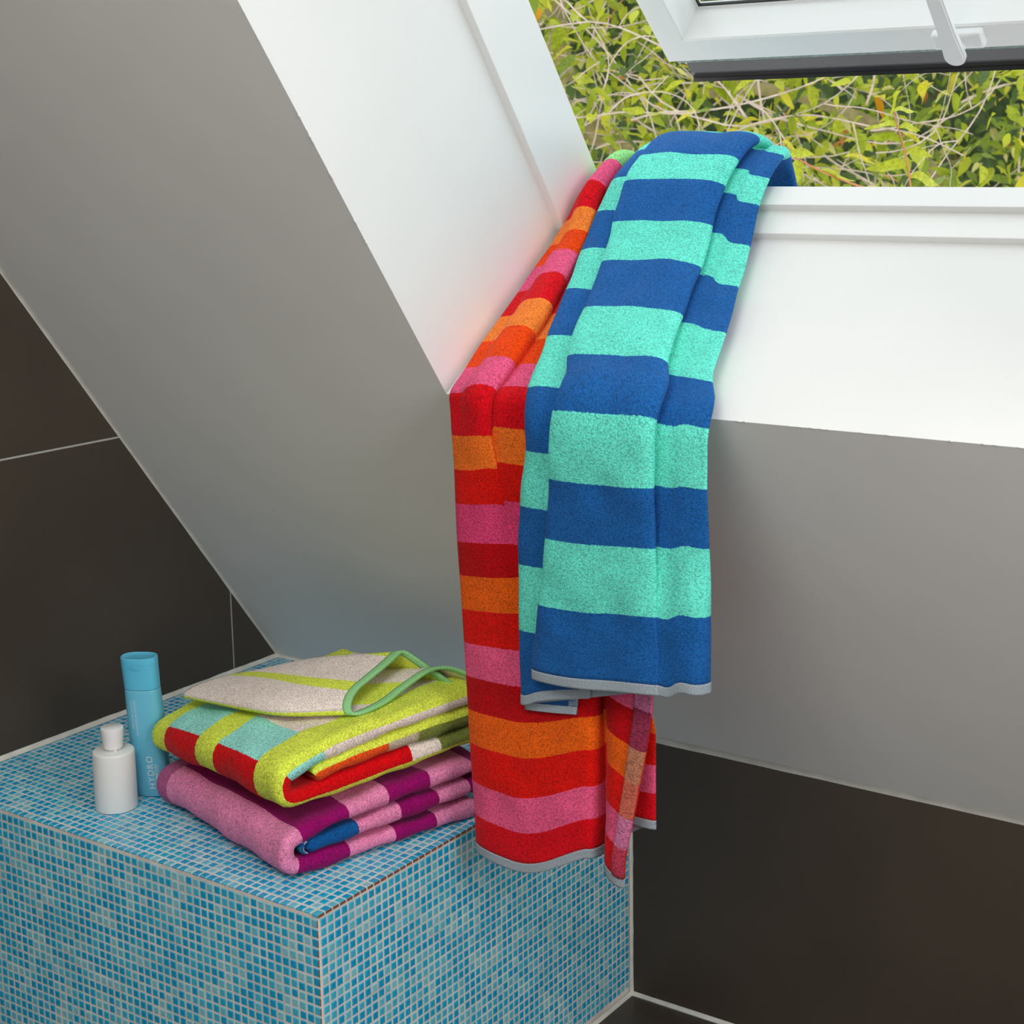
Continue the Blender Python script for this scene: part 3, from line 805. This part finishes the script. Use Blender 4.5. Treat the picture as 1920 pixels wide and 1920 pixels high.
def path_len(path, upto):
    P = chaikin(np.array(path, float), 4)
    Ls = np.concatenate([[0], np.cumsum(np.linalg.norm(np.diff(P, axis=0), axis=1))])
    k = np.argmin(P[:, 0] if upto is None else np.linalg.norm(P - np.array(upto), axis=1))
    return Ls[k]

MA, PI_, BE = lin(150, 2, 104), lin(236, 140, 186), lin(10, 88, 156)
pp = [(0.285, 0.0115), (0.15, 0.0115), (0.05, 0.0115), (0.012, 0.0115), (-0.009, 0.016), (-0.010, 0.046), (0.012, 0.052), (0.05, 0.0600), (0.12, 0.066), (0.20, 0.071), (0.27, 0.072), (0.30, 0.068), (0.302, 0.046), (0.28, 0.0425), (0.2, 0.0415), (0.12, 0.039), (0.075, 0.0365), (0.018, 0.034)]
vf = path_len(pp, (-0.0065, 0.03))
vt = lambda b: b + 0.024            # v of a point at depth b on the top layer
pv = [(-0.40, MA), (-0.315, PI_), (-0.235, MA), (-0.172, PI_), (-0.100, MA), (-0.026, PI_), (0.030, MA), (vt(0.078), PI_), (vt(0.140), MA), (vt(0.205), PI_), (0.30, MA)]
vend = path_len(pp, (0.018, 0.034)) - vf
pv += [(0.37, PI_), (vend - 0.205, MA), (vend - 0.141, PI_), (vend - 0.078, BE)]
M_pink = terry('pink_terry', pv, -0.45, 0.75, ustops=[(-1, 0), (0.308, 1)], ulo=-0.5, uhi=0.5, over=lin(176, 92, 140))
pt = tag(empty('folded_towel', tuple(FO + FA * 0.18 + FB * 0.12)), 'folded towel with pink and maroon stripes at the bottom of the stack', 'towel', 'folded towels on the bench')
band('terry_cloth', pp, 0.0215, 0.338, 0.0, vf, pt, M_pink, seed=1.0, sag=0.006)
# rolled selvedge ends inside the blue end
def curl(b0, z0, r, m, name, a=0.004, turns=1.1, th=0.0016, n=22, a_len=0.05, ph=0.0):
    V = np.zeros((n, 6, 3)); UV = np.zeros((n, 6, 2))
    for i in range(n):
        an = ph + turns * math.pi * i / (n - 1)
        rr = r * (1 - 0.25 * i / n)
        for j in range(6):
            V[i, j] = FO + FA * (a + a_len * j / 5) + FB * (b0 + rr * math.cos(an) * 0.8) + za * (z0 + rr * math.sin(an))
            UV[i, j] = (a_len * j / 5, i * 0.002)
    return solid(grid_mesh(name, V, UV, pt, [m]), th)
M_fold = woven('pale_edge', lin(120, 130, 180), lin(180, 180, 214))
M_teal = woven('teal_edge', lin(8, 60, 90), lin(30, 130, 140))
curl(0.019, 0.034, 0.0085, M_fold, 'selvedge', 0.003, 1.0, 0.0010, ph=1.57)
curl(0.014, 0.034, 0.0060, terry('blue_inner', [(0, BE)], 0, 1), 'inner_layer', 0.0025, 1.0, 0.003, ph=1.57)
curl(0.011, 0.0345, 0.0035, M_teal, 'inner_edge', 0.002, 1.0, 0.0012, ph=1.57)

LI, BG, A2, R3, O3, OLV, GB = lin(226, 242, 84), lin(248, 234, 225), lin(160, 238, 228), lin(222, 2, 14), lin(246, 88, 26), lin(128, 142, 66), lin(200, 190, 164)  # GB is the beige with shadow between the layers mixed into it
lp_ = [(0.036, 0.1225), (0.08, 0.1295), (0.12, 0.1325), (0.2, 0.1375), (0.28, 0.140), (0.304, 0.137), (0.304, 0.114), (0.285, 0.1125), (0.16, 0.107), (0.06, 0.1005), (0.016, 0.098), (-0.006, 0.102), (-0.008, 0.130), (0.014, 0.139), (0.055, 0.150), (0.12, 0.1575), (0.2, 0.163), (0.30, 0.168)]
lf = path_len(lp_, (-0.0055, 0.116))
lv = [(-lf - 0.01, O3), (-lf + 0.110, GB), (-lf + 0.158, OLV), (-0.248, BG), (-0.203, R3), (0.014, A2), (0.072, BG)]
M_lime = terry('check_terry', lv, -0.70, 0.5, ustops=[(-1, 0), (0.001, 1), (0.062, 0), (0.166, 1), (0.212, 0), (0.306, 1)], ulo=-0.5, uhi=0.5, over=LI)
lt = tag(empty('folded_towel', tuple(FO + FA * 0.17 + FB * 0.12 + za * 0.085)), 'folded lime, beige, aqua and red checked towel on top of the stack', 'towel', 'folded towels on the bench')
band('terry_cloth', lp_, 0.0265, 0.346, 0.006, lf, lt, M_lime, seed=2.5, sag=0.012)
M_lend = terry('orange_inner', [(0, O3)], 0, 1)

# loose end of the checked towel, folded back over the top, with its mint hem
def flap():
    st = [[(0.31, 0.17, 0.150), (0.312, 0.14, 0.152), (0.315, 0.09, 0.150), (0.318, 0.05, 0.147), (0.320, 0.022, 0.146), (0.322, 0.020, 0.152), (0.322, 0.035, 0.158), (0.320, 0.06, 0.162), (0.316, 0.085, 0.164), (0.31, 0.11, 0.165), (0.305, 0.14, 0.158), (0.30, 0.165, 0.148)],
          [(0.20, 0.25, 0.172), (0.18, 0.21, 0.176), (0.15, 0.14, 0.174), (0.135, 0.08, 0.168), (0.130, 0.046, 0.166), (0.133, 0.042, 0.175), (0.145, 0.055, 0.185), (0.165, 0.09, 0.191), (0.19, 0.13, 0.195), (0.215, 0.165, 0.198), (0.215, 0.20, 0.188), (0.21, 0.23, 0.172)],
          [(0.000, 0.30, 0.188), (0.055, 0.268, 0.207), (0.055, 0.206, 0.185), (0.042, 0.170, 0.1765), (0.036, 0.117, 0.1725), (0.044, 0.113, 0.183), (0.063, 0.135, 0.196), (0.072, 0.168, 0.205), (0.088, 0.214, 0.2155), (0.096, 0.236, 0.2235), (0.066, 0.252, 0.203), (0.03, 0.285, 0.168)]]
    st = np.array(st)
    s = np.linspace(0, 1, 64)
    A = smooth_interp([0, 0.5, 1], st.reshape(3, -1), s).reshape(64, 12, 3)
    A = np.stack([chaikin(a, 3) for a in A])
    ref = A[-1]
    vv = np.concatenate([[0], np.cumsum(np.linalg.norm(np.diff(ref, axis=0), axis=1))])
    tip = vv[np.argmin(ref[:, 1])]
    V = FO + A[..., 0:1] * FA + A[..., 1:2] * FB + A[..., 2:3] * za
    UV = np.zeros(A.shape[:2] + (2,)); UV[..., 0] = s[:, None] * 0.34; w_ = vv[None, :] - tip; UV[..., 1] = np.where(w_ > 0, w_ - 0.085 * (1 - s[:, None]), w_ - 0.3)
    return V, UV
V, UV = flap()
M_flap = terry('flap_terry', [(-0.7, BG), (-0.415, LI), (-0.355, BG), (-0.320, LI), (-0.304, BG), (0.030, LI), (0.050, BG), (0.118, LI)], -0.7, 0.4)
solid(grid_mesh('loose_end', V[:61], UV[:61], lt, [M_flap]), 0.0030)
MINT = woven('mint_hem', lin(120, 190, 120), lin(166, 220, 160), 700, 700)
solid(grid_mesh('hem', V[60:], UV[60:], lt, [MINT]), 0.0044)['label'] = 'mint green binding'

# ================================================================= BOTTLES
M_wb = mat('satin_white', (0.80, 0.82, 0.81, 1), 0.38, 0.45)
M_cap = mat('cap_white', (0.84, 0.84, 0.85, 1), 0.35, 0.45)
M_silver = mat('silver_ring', (0.75, 0.76, 0.76, 1), 0.2, 0.5, metal=1.0)
def lathe(name, prof, parent, m, cx, cy, z0, seg=48, sx=1.0, sy=1.0, rot=0.0):
    V = []
    for r, z in prof:
        for k in range(seg):
            a = 2 * math.pi * k / seg
            x, y = r * sx * math.cos(a), r * sy * math.sin(a)
            V.append((cx + x * math.cos(rot) - y * math.sin(rot), cy + x * math.sin(rot) + y * math.cos(rot), z0 + z))
    fs = grid_faces(len(prof), seg, True)
    fs.append(tuple(range(seg - 1, -1, -1))); fs.append(tuple(range((len(prof) - 1) * seg, len(prof) * seg)))
    o = mesh_py(name, V, fs, parent, [m], True)
    md = o.modifiers.new('edges', 'EDGE_SPLIT'); md.split_angle = math.radians(40)
    return o
BX, BY, BZ = 0.2845, -0.614, KH + 0.0003
wbt = tag(empty('perfume_bottle', (BX, BY, BZ)), 'small white round bottle with a tapered stopper on the bench', 'bottle')
lathe('body', [(0.0265, 0.0), (0.0283, 0.0006), (0.0288, 0.0018), (0.0286, 0.05), (0.0284, 0.0795), (0.0281, 0.0815), (0.0272, 0.0828), (0.0262, 0.0832)], wbt, M_wb, BX, BY, BZ)
lathe('neck_ring', [(0.0100, 0.0830), (0.0112, 0.0832), (0.0112, 0.0870), (0.0100, 0.0880)], wbt, M_silver, BX, BY, BZ)
lathe('cap', [(0.0115, 0.0868), (0.0128, 0.0870), (0.0131, 0.0878), (0.0154, 0.1140), (0.0153, 0.1150), (0.0147, 0.1155)], wbt, M_cap, BX, BY, BZ)

M_sh = mat('blue_bottle', lin(106, 190, 220), 0.33, 0.45)
M_shc = mat('blue_cap', lin(92, 190, 226), 0.3, 0.45)
M_ink = mat('pale_print', (0.75, 0.82, 0.85, 1), 0.5, 0.3)
HX, HY, HZ = 0.2910, -0.5515, KH + 0.0003
sh = tag(empty('shampoo_bottle', (HX, HY, HZ)), 'tall sky blue flip-top bottle with pale lettering by the folded towels', 'bottle')
ANG = math.radians(30)
def sec(a, w, d, e=2.6):
    c, s = math.cos(a), math.sin(a)
    return (w * math.copysign(abs(c) ** (2 / e), c), d * math.copysign(abs(s) ** (2 / e), s))
def tiltp(x, y, z):
    x = x - 0.055 * z          # the bottle leans a little
    return (HX + x * math.cos(ANG) - y * math.sin(ANG), HY + x * math.sin(ANG) + y * math.cos(ANG), HZ + z)
def loft(name, prof, parent, m, seg=72):
    V = []
    for w, d, z in prof:
        for k in range(seg):
            x, y = sec(2 * math.pi * k / seg, w, d); V.append(tiltp(x, y, z))
    fs = grid_faces(len(prof), seg, True)
    fs.append(tuple(range(seg - 1, -1, -1))); fs.append(tuple(range((len(prof) - 1) * seg, len(prof) * seg)))
    o = mesh_py(name, V, fs, parent, [m], True)
    md = o.modifiers.new('edges', 'EDGE_SPLIT'); md.split_angle = math.radians(38)
    return o
bw = lambda z: 0.0242 + 0.0012 * math.sin(math.pi * min(1, z / 0.16))
loft('body', [(0.0215, 0.0150, 0.0), (0.0232, 0.0166, 0.0012), (0.0240, 0.0172, 0.004)] + [(bw(z), 0.0178, z) for z in np.linspace(0.012, 0.150, 12)] + [(0.0243, 0.0176, 0.1545), (0.0240, 0.0173, 0.1555)], sh, M_sh)
capo = loft('cap', [(0.0238, 0.0170, 0.1560), (0.0243, 0.0175, 0.1565), (0.0246, 0.0176, 0.170), (0.0250, 0.0178, 0.1905), (0.0247, 0.0175, 0.1908), (0.0247, 0.0175, 0.1915), (0.0251, 0.0179, 0.1918), (0.0252, 0.0180, 0.1985), (0.0250, 0.0178, 0.2005), (0.0242, 0.0170, 0.2012), (0.0232, 0.0160, 0.2006), (0.020, 0.0130, 0.1995), (0.010, 0.006, 0.1990)], sh, M_shc)
# thumb notch under the lid
V, nn = [], 16
for i in range(nn + 1):
    a = math.pi * i / nn
    for q in range(4):
        f = q / 3
        x = -0.001 + 0.0115 * math.cos(a) * (1 - f); z = 0.1902 - 0.0062 * math.sin(a) * (1 - f)
        V.append(tiltp(x, -0.0178 * (1 - abs(x / 0.025) ** 2.6) ** (1 / 2.6) - 0.0004 - 0.0011 * math.sin(f * 1.5), z))
mesh_py('thumb_notch', V, grid_faces(nn + 1, 4), capo, [M_shc], True)
def print_text(name, body, size, x0, z0, ccw, sp=1.0):
    cu = bpy.data.curves.new(name, 'FONT'); cu.body = body; cu.size = size; cu.space_character = sp; cu.resolution_u = 3
    tmp = bpy.data.objects.new(name + '_tmp', cu); COL.objects.link(tmp)
    bpy.context.view_layer.update()
    me = bpy.data.meshes.new_from_object(tmp.evaluated_get(bpy.context.evaluated_depsgraph_get()))
    bpy.data.objects.remove(tmp); me.name = name
    for v in me.vertices:
        tx, ty = v.co.x, v.co.y
        x, z = (x0 - ty, z0 + tx) if ccw else (x0 + ty, z0 - tx)
        y = -0.0178 * (1 - min(0.98, abs(x / bw(z))) ** 2.6) ** (1 / 2.6) - 0.00025
        v.co = tiltp(x, y, z)
    return link(name, me, sh, [M_ink])
print_text('lettering', 'HYDRO', 0.0128, 0.0085, 0.0120, True, 1.16)['label'] = 'pale lettering HYDRO'
print_text('lettering', 'SHAMPOO', 0.0068, 0.0148, 0.0130, True, 1.12)['label'] = 'small pale lettering SHAMPOO'
print_text('lettering', 'SENSOPLUS DRY VERZ ZUM AUR', 0.0034, -0.0092, 0.141, False, 1.0)
print_text('lettering', 'STIM VELVET | REGULARISING', 0.0031, -0.0140, 0.141, False, 1.0)

# ================================================================= THE TREE OUTSIDE
GO = np.array([-0.05, 1.95, 1.46])                     # middle of the crown seen through the window
E1 = np.array([0.832, 0.554, 0]); E2 = np.array([-0.554, 0.832, 0])
def gp(x, y, z): return GO + E1 * x + E2 * y + za * z
def leaf_mat(name, c, tr=0.35, rough=0.4):
    c = (c[0] * 0.90, c[1] * 0.84, c[2] * 0.45, 1)
    m = bpy.data.materials.new(name); m.use_nodes = True
    nt = m.node_tree; N = nt.nodes; L = nt.links; b = N['Principled BSDF']; o = N['Material Output']
    tc = N.new('ShaderNodeTexCoord'); n = N.new('ShaderNodeTexNoise'); n.inputs['Scale'].default_value = 9; n.inputs['Detail'].default_value = 3
    L.new(tc.outputs['Object'], n.inputs['Vector'])
    mr = N.new('ShaderNodeMapRange'); mr.inputs['From Min'].default_value = 0.3; mr.inputs['From Max'].default_value = 0.7; mr.inputs['To Min'].default_value = 0.7; mr.inputs['To Max'].default_value = 1.25
    L.new(n.outputs['Fac'], mr.inputs['Value'])
    mx = N.new('ShaderNodeMix'); mx.data_type = 'RGBA'; mx.blend_type = 'MULTIPLY'; mx.inputs['Factor'].default_value = 1; mx.inputs['A'].default_value = c
    L.new(mr.outputs[0], mx.inputs['B']); L.new(mx.outputs['Result'], b.inputs['Base Color'])
    b.inputs['Roughness'].default_value = rough; b.inputs['Specular IOR Level'].default_value = 0.28
    t = N.new('ShaderNodeBsdfTranslucent'); L.new(mx.outputs['Result'], t.inputs['Color'])
    ms = N.new('ShaderNodeMixShader'); ms.inputs['Fac'].default_value = tr
    L.new(b.outputs[0], ms.inputs[1]); L.new(t.outputs[0], ms.inputs[2]); L.new(ms.outputs[0], o.inputs['Surface'])
    return m
LEAF = [leaf_mat('leaf_green', (0.32, 0.42, 0.035, 1)), leaf_mat('leaf_light', (0.46, 0.54, 0.06, 1)), leaf_mat('leaf_mid', (0.20, 0.30, 0.05, 1)), leaf_mat('leaf_yellow', (0.62, 0.60, 0.08, 1)),
        leaf_mat('leaf_orange', (0.85, 0.38, 0.02, 1)), leaf_mat('leaf_pale', (0.62, 0.62, 0.36, 1), 0.2), leaf_mat('leaf_dark', (0.085, 0.15, 0.06, 1), 0.2), leaf_mat('leaf_rust', (0.50, 0.20, 0.07, 1))]
M_twig = mat('grey_twig', (0.56, 0.45, 0.37, 1), 0.8, 0.2, 0.25, 30)
M_bark = mat('mossy_bark', (0.26, 0.22, 0.10, 1), 0.9, 0.2, 0.4, 22, 0.6, 60)
M_shoot = mat('red_shoot', (0.56, 0.24, 0.10, 1), 0.6, 0.3, 0.2, 30)
def leaf_template(curl, fold, wave=0.0):
    """pointed leaf along +x, unit length; 7 stations of 3 points"""
    V = []
    ws = [0.03, 0.14, 0.20, 0.21, 0.165, 0.09, 0.010]
    for i, w in enumerate(ws):
        x = i / 6
        z = -curl * x * x + 0.04 * math.sin(x * 7) * wave
        V += [(x, w, z + fold * w), (x, 0, z), (x, -w, z + fold * w + wave * 0.05 * math.sin(x * 9))]
    return np.array(V)
LT = [leaf_template(c, f, w) for c, f, w in ((0.1, 0.35, 0), (0.3, 0.5, 1), (0.45, 0.2, 1), (0.2, 0.8, 0.5), (-0.12, 0.4, 1))]
LFA = grid_faces(7, 3)
rs = np.random.RandomState(5)
def rot_leaf(yaw, pitch, roll):
    return np.array(Matrix.Rotation(yaw, 3, 'Z') @ Matrix.Rotation(pitch, 3, 'Y') @ Matrix.Rotation(roll, 3, 'X'))
leaves = []                          # (position, rotation, size, template, material)
def add_leaf(p, size, mi, yaw=None, pitch=None, roll=None):
    yaw = rs.uniform(0, 6.283) if yaw is None else yaw
    pitch = rs.normal(0.35, 0.5) if pitch is None else pitch
    roll = rs.normal(0, 0.55) if roll is None else roll
    leaves.append((np.array(p), rot_leaf(yaw, pitch, roll), size, rs.randint(len(LT)), mi))
def pick(w): return int(rs.choice(8, p=np.array(w) / np.sum(w)))

tree = tag(empty('garden_tree', tuple(gp(0.1, 0.6, -1.46))), 'leafy tree with yellow-green leaves and bare grey twigs outside the window', 'tree')
def tube(name, pts, r0, r1, parent, m, sides=6, n=16):
    P = chaikin(np.array(pts, float), 3)
    Ls = np.concatenate([[0], np.cumsum(np.linalg.norm(np.diff(P, axis=0), axis=1))])
    l = np.linspace(0, Ls[-1], n)
    Q = np.stack([np.interp(l, Ls, P[:, k]) for k in range(3)], axis=1)
    T = np.gradient(Q, axis=0); T /= np.linalg.norm(T, axis=1)[:, None]
    V = []
    for i in range(n):
        a = np.cross(T[i], [0.12, 0.2, 0.97]); a /= np.linalg.norm(a); b = np.cross(T[i], a)
        r = (r0 + (r1 - r0) * i / (n - 1)) * (1 + 0.15 * rs.uniform(-1, 1))
        for k in range(sides):
            an = 2 * math.pi * k / sides; V.append(Q[i] + a * r * math.cos(an) + b * r * math.sin(an))
    fs = grid_faces(n, sides, True) + [tuple(range(sides)), tuple(range((n - 1) * sides, n * sides))]
    mesh_py(name, V, fs, parent, [m], True)
    return Q
# stout mossy branches and the trunk far back
tube('trunk', [gp(-0.42, 1.5, -2.2), gp(-0.46, 1.45, -0.6), gp(-0.56, 1.35, 0.05), gp(-0.60, 1.3, 0.8), gp(-0.5, 1.4, 1.6)], 0.09, 0.05, tree, M_bark, 10, 24)
tube('branch', [gp(-0.1, 0.35, 0.02), gp(0.06, 0.30, 0.035), gp(0.20, 0.26, -0.01), gp(0.34, 0.2, -0.07), gp(0.5, 0.2, -0.16), gp(0.8, 0.5, -0.5)], 0.016, 0.022, tree, M_bark, 8, 24)
tube('branch', [gp(-1.2, 0.3, 0.10), gp(-0.80, 0.3, 0.03), gp(-0.62, 0.26, 0.0), gp(-0.46, 0.28, -0.06), gp(-0.3, 0.5, -0.16), gp(-0.2, 0.9, -0.4)], 0.026, 0.034, tree, M_bark, 8, 24)
tube('branch', [gp(-0.9, 0.25, -0.08), gp(-0.55, 0.2, -0.09), gp(-0.35, 0.18, -0.13), gp(-0.1, 0.2, -0.22), gp(0.2, 0.4, -0.4)], 0.014, 0.018, tree, M_bark, 8, 24)
tube('branch', [gp(-0.72, 0.1, 0.45), gp(-0.62, 0.1, 0.28), gp(-0.60, 0.1, 0.16), gp(-0.72, 0.12, 0.02), gp(-0.9, 0.3, -0.3)], 0.008, 0.011, tree, M_bark, 7, 20)
# long bare crooked twigs, forking
def walk(p, a, e, L, r, depth=0):
    n = 9
    pts = [np.array(p)]; k = rs.normal(0, 0.12)
    for q in range(n):
        a += k + rs.normal(0, 0.16); e += rs.normal(0, 0.14)
        pts.append(pts[-1] + (E1 * math.cos(a) * math.cos(e) + za * math.sin(a) * math.cos(e) + E2 * math.sin(e)) * L / n)
    Q = tube('twig', pts, r, r * 0.55, tree, M_twig if rs.rand() < 0.96 else M_shoot, 5, 16)
    for q in range(rs.randint(1, 5)):
        add_leaf(Q[rs.randint(3, 16)], rs.uniform(0.04, 0.075), pick([5, 5, 2, 2, 0.2, 0.6, 0.2, 0.15]))
    if depth < 2:
        for q in range(rs.randint(1, 3) if depth == 0 else rs.randint(0, 2)):
            walk(Q[rs.randint(4, 14)], a + rs.choice([-1, 1]) * rs.uniform(0.5, 1.1), e + rs.normal(0, 0.3), L * rs.uniform(0.4, 0.7), r * 0.7, depth + 1)
for i in range(100):
    low = rs.rand() < 0.5
    walk(gp(rs.uniform(-1.0, 1.0) if not low else rs.uniform(-0.9, 0.3), rs.uniform(-0.5, 0.8), rs.uniform(-0.25, 0.05) if low else rs.uniform(-0.45, 0.42)), rs.uniform(0, 6.283), rs.normal(0, 0.3), rs.uniform(0.35, 0.8), rs.uniform(0.0018, 0.0036))
# the leafy shoot that stands close to the sill, upright reddish stem
SH = np.array([0.757, 1.030, 1.300])
def rp(x, y, z): return SH + E1 * x + E2 * y + za * z
Q = tube('shoot', [rp(0.012, 0, -0.12), rp(0.004, 0, -0.06), rp(-0.006, 0, 0.0), rp(-0.022, 0, 0.05), rp(-0.034, 0, 0.088)], 0.0026, 0.0014, tree, M_shoot, 6, 14)
for k, sd, sz, mi in ((13, 0.4, 0.05, 1), (11, -1, 0.065, 1), (11, 1, 0.05, 1), (9, -1, 0.075, 0), (8, 1, 0.055, 1), (6, -1, 0.08, 1), (5, 1, 0.07, 1), (3, -1, 0.085, 1), (2, 1, 0.07, 5), (1, -1, 0.08, 0)):
    yaw = math.atan2(E1[1], E1[0]) + (0 if sd > 0 else math.pi) + rs.normal(0, 0.25)
    add_leaf(Q[k], sz, mi, yaw, rs.uniform(-0.35, 0.1), rs.uniform(-0.9, -0.4) * (1 if sd > 0 else -1) * -1)
Q = tube('shoot', [rp(-0.26, 0.0, 0.02), rp(-0.19, 0.0, -0.018), rp(-0.13, 0, -0.045), rp(-0.07, 0, -0.065), rp(-0.01, 0, -0.085), rp(0.06, 0.02, -0.13)], 0.0022, 0.0026, tree, M_shoot, 6, 16)
for k, sd, sz, mi in ((0, -1, 0.085, 0), (1, 1, 0.06, 1), (2, -0.2, 0.07, 1), (4, 1, 0.075, 1), (5, 0.3, 0.06, 1), (7, -0.6, 0.075, 0), (8, 1, 0.05, 5), (9, 0.6, 0.06, 5), (10, -0.5, 0.075, 1), (12, 1, 0.08, 5), (13, 0.4, 0.075, 1)):
    yaw = math.atan2(E1[1], E1[0]) + (0 if sd > 0 else math.pi) + rs.normal(0, 0.4)
    add_leaf(Q[k], sz, mi, yaw, rs.uniform(-0.2, 0.5) if abs(sd) > 0.7 else rs.uniform(0.6, 1.2), rs.uniform(0.3, 0.9) * (-1 if sd > 0 else 1) * -1)
# leaf masses
for i in range(2700):
    add_leaf(gp(rs.uniform(-1.1, 1.8), rs.uniform(-0.40, 0.6), rs.uniform(-0.55, 0.5)), rs.uniform(0.04, 0.085), pick([5, 5, 2.5, 2.5, 0.12, 0.7, 1.2, 0.1]))
for i in range(9000):
    y = rs.uniform(0.5, 2.4)
    add_leaf(gp(rs.uniform(-1.5, 2.4) * (1 + 0.25 * y), y, rs.uniform(-0.9, 0.9) * (1 + 0.2 * y)), rs.uniform(0.04, 0.08), pick([3, 2.5, 4, 1.2, 0.08, 0.8, 4.5, 0.2]))
def leaf_rank(l):
    x, y, z = project(l[0])
    if not (960 < x < 1930 and -10 < y < 365): return 0
    return (l[2] / z) ** 2
order = sorted(range(len(leaves)), key=lambda i: -leaf_rank(leaves[i]))
single = set(order[:300])
lm = {}
SV, SF, SMI = [], [], []
for i, (p, R_, s_, k, mi) in enumerate(leaves):
    if i in single:
        if (k, mi) not in lm:
            me = bpy.data.meshes.new('leaf'); me.from_pydata(LT[k].tolist(), [], LFA)
            me.materials.append(LEAF[mi]); me.polygons.foreach_set('use_smooth', [True] * len(me.polygons)); me.update()
            lm[k, mi] = me
        ob = bpy.data.objects.new('leaf', lm[k, mi]); COL.objects.link(ob)
        Mx = Matrix(R_.tolist()).to_4x4(); Mx = Matrix.Translation(p) @ Mx @ Matrix.Scale(s_, 4)
        ob.parent = tree; ob.matrix_parent_inverse = Matrix.Translation(tree.location).inverted()
        ob.matrix_basis = Mx
    else:
        b = len(SV)
        SV.extend((LT[k] * s_ @ R_.T + p).tolist()); SF.extend([tuple(b + q for q in f) for f in LFA]); SMI.extend([mi] * len(LFA))
me = bpy.data.meshes.new('foliage'); me.from_pydata(SV, [], SF)
for m in LEAF: me.materials.append(m)
me.polygons.foreach_set('material_index', SMI); me.polygons.foreach_set('use_smooth', [True] * len(SF)); me.update()
fo = link('foliage', me, tree); fo['kind'] = 'stuff'

# dense ivy-covered hedge that closes the view
hb = bmesh.new()
NXH, NZH = 90, 36
hv = []
for j in range(NZH):
    for i in range(NXH):
        x = -4.2 + 11.4 * i / (NXH - 1); z = -2.6 + 4.8 * j / (NZH - 1)
        y = 3.1 + 0.35 * mnoise.noise(Vector((x * 1.6, z * 1.6, 0))) + 0.2 * mnoise.noise(Vector((x * 5, z * 5, 3)))
        y += max(0, z - 1.2) ** 2 * 0.8
        hv.append(gp(x, y, z))
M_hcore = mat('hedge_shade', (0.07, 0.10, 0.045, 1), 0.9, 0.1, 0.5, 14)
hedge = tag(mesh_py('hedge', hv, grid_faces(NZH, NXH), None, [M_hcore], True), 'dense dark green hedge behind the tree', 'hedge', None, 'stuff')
SV, SF, SMI = [], [], []
for i in range(14000):
    x, z = rs.uniform(-3.4, 6.0), rs.uniform(-1.4, 1.6)
    y = 3.0 + 0.35 * mnoise.noise(Vector((x * 1.6, z * 1.6, 0))) + 0.2 * mnoise.noise(Vector((x * 5, z * 5, 3))) - abs(rs.normal(0, 0.10)) + max(0, z - 1.2) ** 2 * 0.8
    k = rs.randint(len(LT)); s_ = rs.uniform(0.05, 0.09)
    R_ = rot_leaf(rs.uniform(0, 6.283), rs.normal(0.5, 0.4), rs.normal(0, 0.5))
    b = len(SV)
    SV.extend((LT[k] * s_ @ R_.T + gp(x, y, z)).tolist()); SF.extend([tuple(b + q for q in f) for f in LFA]); SMI.extend([pick([1, 0.6, 4, 0.2, 0.03, 1.4, 6, 0.3])] * len(LFA))
me = bpy.data.meshes.new('ivy_leaves'); me.from_pydata(SV, [], SF)
for m in LEAF: me.materials.append(m)
me.polygons.foreach_set('material_index', SMI); me.polygons.foreach_set('use_smooth', [True] * len(SF)); me.update()
iv = link('ivy_leaves', me, hedge); iv['kind'] = 'stuff'
